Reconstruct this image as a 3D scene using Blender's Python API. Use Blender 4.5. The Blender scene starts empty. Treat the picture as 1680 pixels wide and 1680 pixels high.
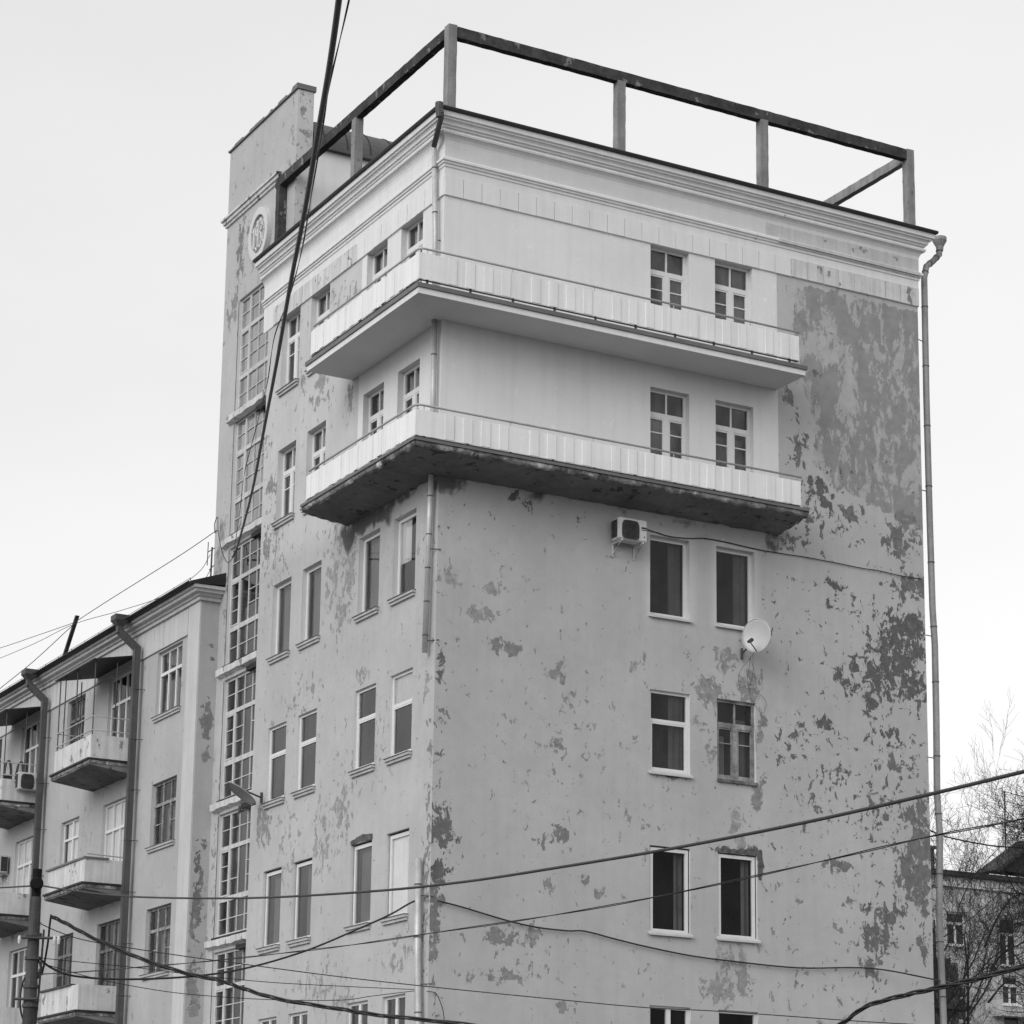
import bpy, bmesh, math, random
import numpy as np
from mathutils import Vector, Matrix, noise as mnoise

scene = bpy.context.scene
COL = scene.collection
R_ = math.radians

# ------------------------------------------------------------------ camera, sky, sun, exposure
YAW, PITCH, ROLL = 0.5032130, 0.2204588, 0.0134000
cam_d = bpy.data.cameras.new("camera")
cam = bpy.data.objects.new("camera", cam_d)
COL.objects.link(cam)
fw = Vector((math.sin(YAW)*math.cos(PITCH), math.cos(YAW)*math.cos(PITCH), math.sin(PITCH)))
rt = Vector((math.cos(YAW), -math.sin(YAW), 0.0))
upv = rt.cross(fw)
rr = rt*math.cos(ROLL) + upv*math.sin(ROLL)
uu = upv*math.cos(ROLL) - rt*math.sin(ROLL)
m3 = Matrix((rr, uu, -fw)).transposed()
cam.matrix_world = Matrix.Translation((-21.8194, -43.0103, 1.6)) @ m3.to_4x4()
cam_d.sensor_width = 36.0
cam_d.sensor_fit = 'HORIZONTAL'
cam_d.lens = 4080.37/1680*36.0
cam_d.shift_x = -(847.06-840)/1680
cam_d.shift_y = (1127.5-840)/1680
cam_d.clip_start = 0.1
cam_d.clip_end = 5000.0
scene.camera = cam

SUN_EL, SUN_AZ = 27.0, -64.0            # degrees; azimuth measured from -Y towards +X (negative: towards -X)
sd = Vector((math.sin(R_(SUN_AZ))*math.cos(R_(SUN_EL)), -math.cos(R_(SUN_AZ))*math.cos(R_(SUN_EL)), math.sin(R_(SUN_EL))))
world = bpy.data.worlds.new("World")
scene.world = world
world.use_nodes = True
wn, wl = world.node_tree.nodes, world.node_tree.links
wn.clear()
sky = wn.new('ShaderNodeTexSky')
sky.sky_type = 'NISHITA'
sky.sun_disc = False
sky.sun_elevation = R_(SUN_EL)
sky.sun_rotation = math.atan2(sd.x, sd.y)
sky.air_density = 1.0
sky.dust_density = 6.0
sky.ozone_density = 1.0
bw = wn.new('ShaderNodeRGBToBW')         # the photograph is black and white
wl.new(sky.outputs[0], bw.inputs[0])
mr = wn.new('ShaderNodeMapRange')        # overcast: even out the clear-sky gradient
mr.clamp = True
mr.inputs['From Min'].default_value = 0.0
mr.inputs['From Max'].default_value = 4.5
mr.inputs['To Min'].default_value = 3.4
mr.inputs['To Max'].default_value = 9.0
wl.new(bw.outputs[0], mr.inputs[0])
bg = wn.new('ShaderNodeBackground')
bg.inputs['Strength'].default_value = 0.15
tc = wn.new('ShaderNodeTexCoord')        # faint uneven cloud tone
mp = wn.new('ShaderNodeMapping')
mp.inputs['Scale'].default_value = (2.2, 2.2, 5.0)
wl.new(tc.outputs['Generated'], mp.inputs[0])
cn = wn.new('ShaderNodeTexNoise')
cn.inputs['Scale'].default_value = 1.6
cn.inputs['Detail'].default_value = 6.0
wl.new(mp.outputs[0], cn.inputs['Vector'])
cr = wn.new('ShaderNodeMapRange')
cr.inputs['From Min'].default_value = 0.3
cr.inputs['From Max'].default_value = 0.7
cr.inputs['To Min'].default_value = 0.965
cr.inputs['To Max'].default_value = 1.035
wl.new(cn.outputs['Fac'], cr.inputs[0])
cm = wn.new('ShaderNodeMath'); cm.operation = 'MULTIPLY'
wl.new(mr.outputs[0], cm.inputs[0]); wl.new(cr.outputs[0], cm.inputs[1])
wl.new(cm.outputs[0], bg.inputs['Color'])
wo = wn.new('ShaderNodeOutputWorld')
wl.new(bg.outputs[0], wo.inputs['Surface'])

sun_d = bpy.data.lights.new("sun", 'SUN')
sun_d.energy = 1.45
sun_d.angle = R_(35.0)
sun_d.color = (1.0, 1.0, 1.0)
sun = bpy.data.objects.new("sun", sun_d)
sun.rotation_euler = (-sd).to_track_quat('-Z', 'Y').to_euler()
sun.location = (-40, -40, 60)
COL.objects.link(sun)

scene.view_settings.view_transform = 'Standard'
scene.view_settings.look = 'None'
scene.view_settings.exposure = 0.0
scene.view_settings.gamma = 1.0
scene.view_settings.use_curve_mapping = False
scene.cycles.max_bounces = 6
scene.cycles.diffuse_bounces = 3
scene.cycles.glossy_bounces = 3
scene.cycles.transparent_max_bounces = 12

# ------------------------------------------------------------------ measured tables (metres, in the walls' own planes)
PEEL_RIGHT = [(11.65,14.72,0.68,0.84,1.0,1),(12.0,15.18,0.42,0.35,1,1),(10.96,13.94,0.66,0.7,0.75,1),(11.47,14.35,0.85,0.84,0.8,1),(11.88,13.91,0.51,0.56,0.85,1),(10.46,14.22,0.51,0.56,0.5,1),(10.78,13.43,0.33,0.34,0.9,1),(11.09,12.58,0.68,0.54,0.5,1),(11.41,12.07,0.85,0.56,0.5,0.8),(9.53,12.68,0.26,0.19,0.75,1),(8.84,12.47,0.24,0.27,0.6,0.9),(9.96,13.82,0.33,0.56,0.5,1),(10.2,13.57,0.23,0.27,0.7,1),(11.88,10.89,0.42,0.34,0.8,0.8),(12.06,10.09,0.31,1.35,1.2,0.75),(11.68,9.66,0.37,0.81,0.85,0.8),(11.08,8.68,0.66,0.34,0.7,0.9),(10.82,8.13,0.5,0.46,0.8,0.9),(10.65,7.46,0.32,0.39,0.85,0.8),(9.8,9.63,0.46,0.16,0.95,0.7),(11.63,17.11,0.42,0.41,0.95,0.8),(11.89,17.58,0.52,0.29,0.75,0.6),(12.03,16.18,0.51,0.36,0.85,0.8),(11.68,15.99,0.48,0.29,0.65,0.9),(12.06,8.08,0.17,0.32,0.95,0.8),(9.84,15.87,0.36,0.2,0.65,1),(9.7,15.4,0.25,0.2,0.6,1),(9.6,11.61,0.96,0.54,0.42,0.9),(8.64,12.04,1.12,0.78,0.34,0.9),(9.1,11.03,1.49,1.08,0.3,0.8),(10.89,10.93,0.99,1.08,0.42,0.9),(6.93,13.84,0.31,0.26,0.95,0.25),(6.51,13.05,0.43,0.35,0.95,0.25),(7.52,13.28,0.31,0.38,0.95,0.3),(7.72,10.92,0.19,0.35,0.95,0.4),(7.21,10.32,0.22,0.36,0.8,0.1),(7.29,9.87,0.15,0.25,0.8,0.1),(6.89,7.45,0.23,0.31,0.85,0.25),(7.3,7.12,0.27,0.56,0.8,0.2),(6.73,6.77,0.53,0.35,0.8,0.2),(6.26,12.38,0.25,0.19,0.75,0.2),(6.53,11.82,0.28,0.39,0.55,0.3),(7.86,12.56,0.12,0.27,0.8,0.5),(7.85,12.2,0.13,0.11,0.8,0.3),(1.3,14.6,0.34,0.16,0.8,0.12),(0.96,14.0,0.42,0.23,0.8,0.15),(0.32,14.71,0.34,0.38,0.5,0.1),(1.6,13.4,0.46,0.15,0.95,0.5),(2.89,13.01,0.2,0.25,0.85,0.35),(3.11,12.47,0.19,0.16,0.75,0.15),(2.83,11.61,0.13,0.28,0.75,0.4),(1.5,10.97,0.08,0.1,0.8,0.6),(4.65,13.43,0.13,0.16,0.8,0.15),(2.93,9.7,0.2,0.23,1,0.6),(2.58,9.46,0.22,0.2,0.7,0.6),(2.59,8.6,0.15,0.15,0.9,0.4),(3.5,8.82,0.13,0.11,0.9,0.5),(3.86,8.64,0.12,0.15,0.8,0.4),(1.56,7.54,0.36,0.22,1.0,0.5),(2.29,7.6,0.17,0.28,0.95,0.35),(1.71,6.77,0.74,0.14,0.72,0.4),(3.03,6.21,0.22,0.14,0.9,0.35),(4.96,7.1,0.26,0.12,0.6,0.3),(3.05,11.44,2.32,2.75,0.2,0.3),(2.12,7.16,1.62,0.96,0.25,0.4),(4.66,10.21,1.31,1.0,0.22,0.3),(0.19,9.61,0.3,0.48,1.1,0.9),(0.16,8.7,0.23,0.34,1,1),(0.09,7.86,0.18,0.72,1.05,0.7),(0.1,7.2,0.12,0.35,0.9,0.5),(0.14,12.84,0.14,0.4,0.85,0.9),(0.18,11.75,0.19,0.25,0.6,0.6),(0.16,10.98,0.14,0.14,0.75,0.8),(0.13,6.2,0.11,0.46,0.5,0.6),(0.09,10.27,0.19,3.6,0.33,0.8),(9.35,18.03,0.36,0.31,0.92,1),(9.7,17.73,0.25,0.28,0.85,1),(10.3,17.59,0.37,0.19,0.92,0.8),(9.2,17.37,0.33,0.28,0.7,0.9),(8.67,20.03,0.2,0.28,0.75,0.6),(8.9,18.87,0.3,0.7,0.55,0.8),(10.36,17.32,0.27,0.14,0.6,0.9),(9.69,17.1,1.02,0.42,0.4,0.9),(8.67,16.67,0.5,0.21,0.55,0.8),(7.64,9.65,0.16,0.21,1.1,0.95),(7.16,9.72,0.56,0.06,1.0,0.9),(4.98,9.42,0.07,0.18,0.8,0.5),(5.52,11.16,0.39,0.06,1.0,1),(10.65,15.28,1.53,0.84,0.3,0.9),(10.03,8.86,0.64,1.56,0.3,0.5),(1.84,16.62,0.23,0.1,0.9,1),(3.3,16.32,2.9,0.1,0.2,0.9)]
PEEL_LEFT = [(4.12,15.89,0.28,1.01,0.95,0.12),(4.95,15.74,0.63,0.84,0.6,0.15),(4.52,14.96,0.62,0.81,0.55,0.2),(4.8,16.67,0.96,0.7,0.5,0.15),(8.8,17.36,0.32,0.6,0.75,0.4),(8.61,18.8,0.43,0.43,0.7,0.4),(9.02,19.88,0.22,0.31,0.7,0.35),(4.23,10.51,0.49,0.81,0.65,0.2),(5.11,9.97,0.81,1.04,0.5,0.15),(0.14,9.31,0.18,3.12,0.55,0.5),(0.22,8.11,0.13,1.92,0.6,0.6),(7.01,20.93,0.21,0.3,0.8,0.2),(5.94,20.61,0.54,0.33,0.7,0.2),(4.4,19.71,0.22,0.42,0.9,0.25),(6.18,20.17,1.02,0.3,0.45,0.2),(6.48,13.3,1.32,0.84,0.36,0.3),(0.34,12.54,0.19,0.5,0.7,0.15),(3.5,13.27,0.54,0.26,0.55,0.2),(8.4,10.83,0.41,0.5,0.95,0.35),(8.1,10.51,0.17,0.35,0.8,0.3),(3.96,6.5,0.77,0.38,0.6,0.2),(5.2,6.86,1.86,0.52,0.45,0.2),(3.09,11.37,1.77,1.04,0.36,0.2),(4.71,17.76,1.26,0.56,0.35,0.15),(1.98,12.08,1.43,0.78,0.34,0.25),(5.51,22.44,0.79,0.27,0.5,0.08),(4.37,22.2,0.51,0.24,0.55,0.08),(8.15,17.21,1.05,2.1,0.36,0.3),(1.16,7.25,1.08,0.72,0.4,0.2),(7.04,9.96,0.99,1.4,0.36,0.2),(8.37,17.7,0.28,0.3,0.7,0.15),(7.12,23.74,1.75,0.09,0.6,0.2),(5.44,23.74,1.01,0.09,0.5,0.2),(8.1,22.86,0.29,0.15,0.8,0.9)]
PEEL_TOWER = [(12.27,18.16,0.24,0.8,0.95,0.2),(11.75,25.99,0.28,0.85,0.85,0.6),(12.01,24.53,0.28,0.51,0.85,0.4),(12.26,24.29,0.24,0.42,0.6,0.4),(11.0,26.28,0.55,0.33,0.4,0.5),(11.41,25.3,0.24,0.51,0.5,0.4),(12.23,18.85,0.24,0.48,0.7,0.3),(11.73,16.57,0.31,1.86,0.45,0.3),(11.84,11.34,0.3,1.8,0.45,0.4),(12.14,27.12,0.98,0.05,0.8,0.6),(8.69,27.65,0.3,0.99,0.5,0.2),(11.81,9.14,0.23,0.87,0.5,0.4)]
PEEL_SIDE = [(0.05,13.83,0.14,0.45,1.2,0.6),(0.03,12.97,0.11,0.14,1,0.4),(0.05,15.73,0.08,0.08,1,0.6),(0.13,15.42,0.06,0.05,1,0.8),(-0.05,10.47,0.09,0.38,1.1,0.8),(0.06,10.04,0.09,0.29,0.9,0.6),(-0.03,9.31,0.12,0.58,1.15,0.7),(0.12,10.78,0.09,0.12,0.7,0.6),(-0.06,7.57,0.15,0.41,1.15,0.4),(0.01,6.93,0.15,0.29,1.1,0.3),(-0.11,8.86,0.09,0.22,0.9,0.4),(0.06,8.3,0.22,0.44,0.4,0.5),(0.13,9.46,0.22,0.87,0.4,0.2)]
BLOTCH_POLY = [(8.46,22.8),(12.33,22.8),(12.34,17.53),(11.73,17.7),(11.05,17.8),(10.38,18.02),(9.79,18.1),(9.31,18.56),(9.17,20.27),(8.6,20.73)]
CABLE_THICK = [(-15.44,-28.82,10.13),(-15.14,-28.11,10.26),(-14.53,-26.61,10.55),(-13.81,-24.79,10.89),(-12.79,-22.22,11.38),(-11.48,-18.86,12.01),(-9.77,-14.53,12.83),(-7.38,-8.43,13.99),(-4.84,-1.95,15.22),(-2.58,3.95,16.34),(-0.68,8.96,17.3),(0.15,11.25,17.75)]
CABLE_THIN = [(-15.35,-28.86,10.13),(-15.07,-28.13,10.27),(-14.41,-26.39,10.61),(-13.92,-25.16,10.85),(-13.2,-23.36,11.19),(-12.16,-20.75,11.69),(-11.13,-18.02,12.22),(-10.24,-15.51,12.72),(-8.93,-12.22,13.36),(-7.91,-9.52,13.88),(-6.69,-6.3,14.51),(-5.23,-2.44,15.26),(-2.58,4.22,16.54),(0.16,11.21,17.89)]
CABLE_RIGHT = [(-8.94,-28.82,5.31),(-8.88,-27.91,5.33),(-8.8,-26.68,5.35),(-8.67,-24.62,5.4),(-8.52,-22.1,5.5),(-8.38,-19.67,5.63),(-8.25,-17.12,5.78),(-8.1,-14.13,6.02),(-7.89,-9.57,6.47),(-7.66,-4.21,7.12),(-7.53,-0.86,7.62),(-7.44,1.28,7.97)]
CABLE_LEFT = [(-7.44,1.28,7.97),(-7.32,4.12,8.27),(-7.08,10.19,8.92)]
CABLE_DASH = [(-6.85,-26.5,5.48),(-6.86,-25.53,5.48),(-6.87,-24.21,5.49),(-6.88,-22.53,5.48),(-6.89,-19.54,5.46),(-6.92,-16.83,5.51),(-6.96,-13.65,5.6),(-7.0,-11.06,5.69),(-7.05,-8.34,5.8),(-7.12,-4.73,5.99),(-7.17,-1.97,6.14),(-7.25,1.58,6.37)]
CABLE_POLE_CORNER = [(-7.26,1.52,6.62),(-7.05,1.53,6.49),(-6.64,1.51,6.37),(-5.73,1.38,6.35),(-4.47,1.17,6.46),(-3.44,0.98,6.66),(-2.29,0.75,7.05),(-1.25,0.53,7.54),(-0.66,0.4,7.84),(-0.28,0.32,8.08),(-0.09,0.27,8.17)]
CABLE_WALL_LOW = [(0.13,-0.07,8.12),(0.7,-0.07,8.03),(1.65,-0.07,7.85),(2.35,-0.07,7.76),(3.05,-0.07,7.74),(3.47,-0.07,7.76),(4.19,-0.07,7.65),(4.91,-0.07,7.55),(5.94,-0.07,7.44),(6.99,-0.07,7.39),(8.68,-0.07,7.36),(10.59,-0.07,7.47),(12.34,-0.07,7.33),(18.38,6.0,8.03),(32.38,20.0,9.7)]
CABLE_WALL_AC = [(4.92,-0.03,16.39),(5.15,-0.03,16.36),(5.53,-0.03,16.32),(5.99,-0.03,16.35),(6.38,-0.03,16.41),(6.93,-0.03,16.41),(7.72,-0.03,16.37),(8.52,-0.03,16.37),(9.0,-0.03,16.38),(9.82,-0.03,16.37),(10.57,-0.03,16.35),(10.99,-0.03,16.36),(11.67,-0.03,16.33),(12.23,-0.03,16.34)]
CABLE_MID = [(-7.36,1.4,7.28),(-7.0,1.25,7.12),(-6.49,1.01,6.97),(-5.18,0.34,6.76),(-3.77,-0.39,6.57),(-2.37,-1.12,6.39),(-0.97,-1.85,6.24),(1.23,-3.01,6.03),(2.62,-3.75,5.91),(3.81,-4.4,5.86),(6.0,-5.57,5.72),(7.0,-6.1,5.67)]
CABLE_LOW = [(-7.28,1.52,6.66),(-6.35,1.36,6.61),(-5.56,1.22,6.57),(-4.18,0.99,6.47),(-2.9,0.76,6.41),(-1.6,0.52,6.4),(-0.09,0.24,6.4)]
CABLE_LOW2 = [(-7.27,1.54,6.57),(-6.2,1.4,6.33),(-5.05,1.22,6.17),(-4.13,1.06,6.11),(-2.86,0.82,6.09),(-1.57,0.57,6.14),(-0.99,0.44,6.24),(-0.07,0.23,6.39)]
BUNDLE = [(-7.2,1.28,7.42),(-6.96,1.06,7.27),(-6.55,0.68,6.99),(-5.88,0.05,6.61),(-5.18,-0.62,6.31),(-4.75,-1.04,6.19),(-4.41,-1.37,6.03),(-3.9,-1.86,5.83),(-3.08,-2.68,5.64),(-2.59,-3.17,5.53),(-1.48,-4.31,5.35),(-0.39,-5.41,5.12),(0.59,-8.7,4.78),(1.2,-10.91,4.85),(1.32,-11.55,5.0),(1.38,-12.11,5.23),(1.54,-12.81,5.35),(1.69,-13.41,5.42),(1.87,-14.14,5.51),(2.1,-15.1,5.66),(0.85,-17.91,5.62)]
DROP = [(-7.2,1.28,7.42),(-7.2,1.33,7.23),(-7.19,1.4,6.96),(-7.2,1.49,6.62),(-7.22,1.57,6.35)]
SKY1 = [(0.23,12.52,18.77),(0.08,14.4,18.6),(-0.14,16.84,18.42),(-0.34,19.05,18.26),(-0.5,20.92,18.11)]
SKY2 = [(-0.5,20.92,18.11),(-0.26,24.99,18.62),(-0.01,29.33,19.17),(0.25,34.11,19.84)]
SKY3 = [(0.15,12.71,18.17),(0.29,13.85,17.99),(0.17,15.83,17.83),(-0.13,18.18,17.91),(-0.5,20.93,18.07),(-0.23,25.05,18.43),(0.03,29.4,18.87),(0.3,34.19,19.38)]
SKY4 = [(-0.54,20.96,18.03),(-0.73,23.67,17.53),(-0.94,26.01,17.16),(-1.05,27.38,16.92)]
TOWER_LOOP = [(0.12,12.37,18.64),(0.03,12.2,18.81),(0.03,12.01,18.95),(0.0,11.87,18.57),(0.01,11.64,18.05),(0.08,11.42,17.67),(0.15,11.26,17.71)]
RIGHT_WIRE = [(21.78,11.93,13.13),(22.16,11.76,12.97),(22.93,11.38,12.8),(23.54,11.06,12.71),(24.3,10.65,12.69)]
CABLE_ROD = [(-0.05,-0.04,6.35),(0.11,-0.12,6.31),(0.22,-0.14,6.1),(0.29,-0.13,5.87),(0.31,-0.09,5.62)]

# ------------------------------------------------------------------ materials
def new_mat(name):
    m = bpy.data.materials.new(name)
    m.use_nodes = True
    nt = m.node_tree
    nt.nodes.clear()
    out = nt.nodes.new('ShaderNodeOutputMaterial')
    return m, nt, out

class NT:
    """small node helper"""
    def __init__(s, nt): s.nt = nt
    def n(s, t, **kw):
        x = s.nt.nodes.new(t)
        for k, v in kw.items(): setattr(x, k, v)
        return x
    def link(s, a, b): s.nt.links.new(a, b)
    def val(s, sock, v):
        if hasattr(v, 'is_output') or isinstance(v, bpy.types.NodeSocket): s.link(v, sock)
        else: sock.default_value = v
    def math(s, op, a, b=0.0, c=0.0, clamp=False):
        x = s.n('ShaderNodeMath', operation=op, use_clamp=clamp)
        s.val(x.inputs[0], a); s.val(x.inputs[1], b); s.val(x.inputs[2], c)
        return x.outputs[0]
    def mix(s, f, a, b):       # float mix
        x = s.n('ShaderNodeMix', data_type='FLOAT')
        s.val(x.inputs[0], f); s.val(x.inputs[2], a); s.val(x.inputs[3], b)
        return x.outputs[0]
    def ss(s, v, lo, hi, a=0.0, b=1.0):
        x = s.n('ShaderNodeMapRange', interpolation_type='SMOOTHSTEP')
        s.val(x.inputs[0], v); s.val(x.inputs[1], lo); s.val(x.inputs[2], hi)
        s.val(x.inputs[3], a); s.val(x.inputs[4], b)
        return x.outputs[0]
    def lin(s, v, lo, hi, a, b):
        x = s.n('ShaderNodeMapRange')
        s.val(x.inputs[0], v); s.val(x.inputs[1], lo); s.val(x.inputs[2], hi)
        s.val(x.inputs[3], a); s.val(x.inputs[4], b)
        return x.outputs[0]
    def noise(s, vec, scale, detail=4.0, rough=0.55, dist=0.0):
        x = s.n('ShaderNodeTexNoise')
        s.link(vec, x.inputs['Vector'])
        x.inputs['Scale'].default_value = scale
        x.inputs['Detail'].default_value = detail
        x.inputs['Roughness'].default_value = rough
        x.inputs['Distortion'].default_value = dist
        return x.outputs['Fac']
    def pos(s): return s.n('ShaderNodeNewGeometry').outputs['Position']
    def scaled(s, vec, sc, off=(0, 0, 0)):
        x = s.n('ShaderNodeMapping')
        s.link(vec, x.inputs[0])
        x.inputs['Scale'].default_value = sc
        x.inputs['Location'].default_value = off
        return x.outputs[0]
    def attr(s, name):
        x = s.n('ShaderNodeAttribute', attribute_name=name)
        return x.outputs['Fac']

def finish(h, out, val, rough=0.85, spec=0.25, metal=0.0, bump=None, bump_d=0.01, bump_s=0.6):
    b = h.n('ShaderNodeBsdfPrincipled')
    cmb = h.n('ShaderNodeCombineColor')
    for i in range(3): h.val(cmb.inputs[i], val)
    h.link(cmb.outputs[0], b.inputs['Base Color'])
    h.val(b.inputs['Roughness'], rough)
    b.inputs['Specular IOR Level'].default_value = spec
    b.inputs['Metallic'].default_value = metal
    if bump is not None:
        bp = h.n('ShaderNodeBump')
        bp.inputs['Distance'].default_value = bump_d
        bp.inputs['Strength'].default_value = bump_s
        h.link(bump, bp.inputs['Height'])
        h.link(bp.outputs[0], b.inputs['Normal'])
    h.link(b.outputs[0], out.inputs['Surface'])

def plain(name, v, var=0.12, scale=2.5, rough=0.8, spec=0.25, metal=0.0, streak=0.0, spots=None, bump=0.3, bump_d=0.006, fine=20.0):
    """grey surface with clouding, vertical run-off streaks and optional darker spots"""
    m, nt, out = new_mat(name)
    h = NT(nt)
    p = h.pos()
    n1 = h.noise(p, scale, 5)
    c = h.lin(n1, 0.3, 0.7, v*(1-var), v*(1+var))
    n3 = h.noise(p, fine, 3)
    c = h.math('MULTIPLY', c, h.lin(n3, 0.3, 0.7, 1-var*0.5, 1+var*0.5))
    if streak:
        ns = h.noise(h.scaled(p, (7, 7, 0.35)), 1.0, 4)
        c = h.math('MULTIPLY', c, h.ss(ns, 0.35, 0.62, 1-streak, 1.0))
    if spots:
        thr, k = spots
        nsp = h.noise(h.scaled(p, (3.2, 3.2, 2.4)), 1.0, 6, 0.62)
        c = h.math('MULTIPLY', c, h.ss(nsp, thr, thr+0.02, 1.0, k))
    finish(h, out, c, rough, spec, metal, n3 if bump else None, bump_d, bump)
    return m

ALB = dict(old=0.44, fresh_or_lit=0.68, blot=0.265, blotl=0.395, dark=0.115, mid=0.30)

def wall_material(name, old, fresh_or_lit):
    m, nt, out = new_mat(name)
    h = NT(nt)
    p = h.pos()
    fre_or_lit = h.attr('fresh_or_lit')
    cloud = h.noise(p, 0.55, 5)
    cloud2 = h.noise(p, 4.0, 4)
    fine = h.noise(p, 28.0, 3)
    streak = h.noise(h.scaled(p, (4.5, 4.5, 0.22)), 1.0, 5)
    base_old = h.math('MULTIPLY', old, h.lin(cloud, 0.3, 0.7, 0.92, 1.08))
    base_old = h.math('MULTIPLY', base_old, h.lin(cloud2, 0.3, 0.7, 0.965, 1.035))
    base_old = h.math('MULTIPLY', base_old, h.ss(streak, 0.30, 0.6, 0.96, 1.0))
    # pale washed run-offs
    base_fre_or_lit = h.math('MULTIPLY', fresh_or_lit, h.lin(cloud, 0.3, 0.7, 0.955, 1.045))
    base_fre_or_lit = h.math('MULTIPLY', base_fre_or_lit, h.ss(streak, 0.30, 0.55, 0.95, 1.0))
    base_fre_or_lit = h.math('MULTIPLY', base_fre_or_lit, h.lin(cloud2, 0.3, 0.7, 0.985, 1.015))
    c = h.mix(fre_or_lit, base_old, base_fre_or_lit)
    # faded older coat with ragged lighter remnants (upper right)
    bl = h.attr('blotch')
    nb = h.noise(h.scaled(p, (2.0, 2.0, 1.0)), 1.0, 9, 0.70, 0.35)
    nb2 = h.noise(h.scaled(p, (7.0, 7.0, 3.0)), 1.0, 6, 0.68)
    rem = h.ss(h.math('ADD', h.math('MULTIPLY', nb, 0.68), h.math('MULTIPLY', nb2, 0.32)), 0.500, 0.532)
    bcol = h.mix(rem, ALB['blot'], ALB['blotl'])
    bcol = h.math('MULTIPLY', bcol, h.lin(cloud2, 0.3, 0.7, 0.88, 1.12))
    nedge = h.noise(h.scaled(p, (2.4, 2.4, 1.5)), 1.0, 7, 0.62)
    bmask = h.ss(h.math('ADD', bl, h.math('MULTIPLY', h.math('SUBTRACT', nedge, 0.5), 1.3)), 0.48, 0.54)
    c = h.mix(bmask, c, bcol)
    # peeled paint
    peel = h.attr('peel')
    tone = h.attr('tone')
    np1 = h.noise(h.scaled(p, (5.0, 5.0, 3.8)), 1.0, 10, 0.70, 0.45)
    npx = h.math('ADD', h.math('MULTIPLY', h.math('SUBTRACT', np1, 0.5), 3.4), 0.5)
    pm_h = h.math('SUBTRACT', h.math('ADD', npx, peel), 1.0)
    pm = h.math('MULTIPLY', h.ss(pm_h, -0.012, 0.018), h.ss(peel, 0.02, 0.06))
    small = h.noise(p, 8.0, 6, 0.66)
    pm2 = h.ss(h.math('ADD', h.math('MULTIPLY', h.math('SUBTRACT', small, 0.5), 2.0), h.math('MULTIPLY', peel, 0.62)), 0.53, 0.57)
    pm2 = h.math('MULTIPLY', pm2, h.ss(peel, 0.03, 0.10))
    pma = h.math('MAXIMUM', pm, pm2)
    rim = h.math('MULTIPLY', h.ss(pm_h, -0.075, -0.03), h.math('SUBTRACT', 1.0, pm))
    c = h.math('MULTIPLY', c, h.lin(rim, 0.0, 1.0, 1.0, 1.10))  # highlight along the flake edges painted into the colour
    inner = h.noise(p, 7.0, 5, 0.6)
    dcol = h.mix(tone, ALB['mid'], ALB['dark'])
    dcol = h.math('MULTIPLY', dcol, h.lin(inner, 0.3, 0.7, 0.78, 1.3))
    c = h.mix(pma, c, dcol)
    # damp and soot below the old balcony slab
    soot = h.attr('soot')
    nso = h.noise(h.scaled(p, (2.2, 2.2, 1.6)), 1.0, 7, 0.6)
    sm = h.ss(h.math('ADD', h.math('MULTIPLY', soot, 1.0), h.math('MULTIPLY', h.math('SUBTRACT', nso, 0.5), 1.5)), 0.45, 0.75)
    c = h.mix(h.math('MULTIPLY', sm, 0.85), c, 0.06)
    c = h.math('MULTIPLY', c, h.lin(fine, 0.3, 0.7, 0.965, 1.035))
    bmp = h.math('ADD', h.math('MULTIPLY', fine, 0.22), h.math('ADD', h.math('MULTIPLY', pma, -0.8), h.math('MULTIPLY', cloud2, 0.6)))
    finish(h, out, c, 0.9, 0.15, 0.0, bmp, 0.012, 0.5)
    return m

MAT = {}
MAT['wall'] = wall_material('stucco_wall', ALB['old'], ALB['fresh_or_lit'])
MAT['trim'] = plain('painted_trim', 0.70, 0.04, 1.6, 0.85, streak=0.05, spots=(0.70, 0.55))
MAT['trim_worn'] = plain('worn_trim', 0.60, 0.10, 2.0, 0.85, streak=0.18, spots=(0.61, 0.42))
MAT['trim_old'] = plain('chipped_trim', 0.50, 0.08, 2.0, 0.85, streak=0.12, spots=(0.66, 0.5))
MAT['entablature'] = plain('greyed_trim', 0.60, 0.04, 1.4, 0.85, streak=0.03)
MAT['soffit'] = plain('soffit_paint', 0.58, 0.04, 1.0, 0.9)
MAT['parapet'] = plain('parapet_sheet', 0.775, 0.05, 1.2, 0.55, streak=0.09, bump=0.1)
MAT['old_slab'] = plain('old_concrete', 0.165, 0.24, 0.9, 0.95, spots=(0.59, 0.42), bump=0.4, bump_d=0.02, fine=5.0)
MAT['slab_edge'] = plain('broken_slab_edge', 0.17, 0.75, 3.5, 0.95, spots=(0.57, 2.0), bump=0.9, bump_d=0.03, fine=9.0)
MAT['edge_metal'] = plain('edge_flashing', 0.13, 0.15, 2.0, 0.5, 0.4)
MAT['roof_metal'] = plain('roof_edge_metal', 0.025, 0.3, 2.0, 0.6, 0.3)
MAT['barrel'] = plain('dark_sheet_roof', 0.075, 0.15, 1.0, 0.55, 0.4)
MAT['beam'] = plain('weathered_dark_beam', 0.05, 0.45, 2.0, 0.9, spots=(0.60, 3.4), fine=10.0)
MAT['post'] = plain('concrete_post', 0.25, 0.2, 2.2, 0.9, streak=0.2, spots=(0.64, 0.5))
MAT['frame'] = plain('white_window_frame', 0.66, 0.05, 2.0, 0.5, 0.4, bump=0)
MAT['frame_old'] = plain('weathered_wood_frame', 0.30, 0.35, 6.0, 0.85, streak=0.35)
MAT['frame_dark'] = plain('dark_wood_frame', 0.16, 0.35, 6.0, 0.85, streak=0.3)
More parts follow.
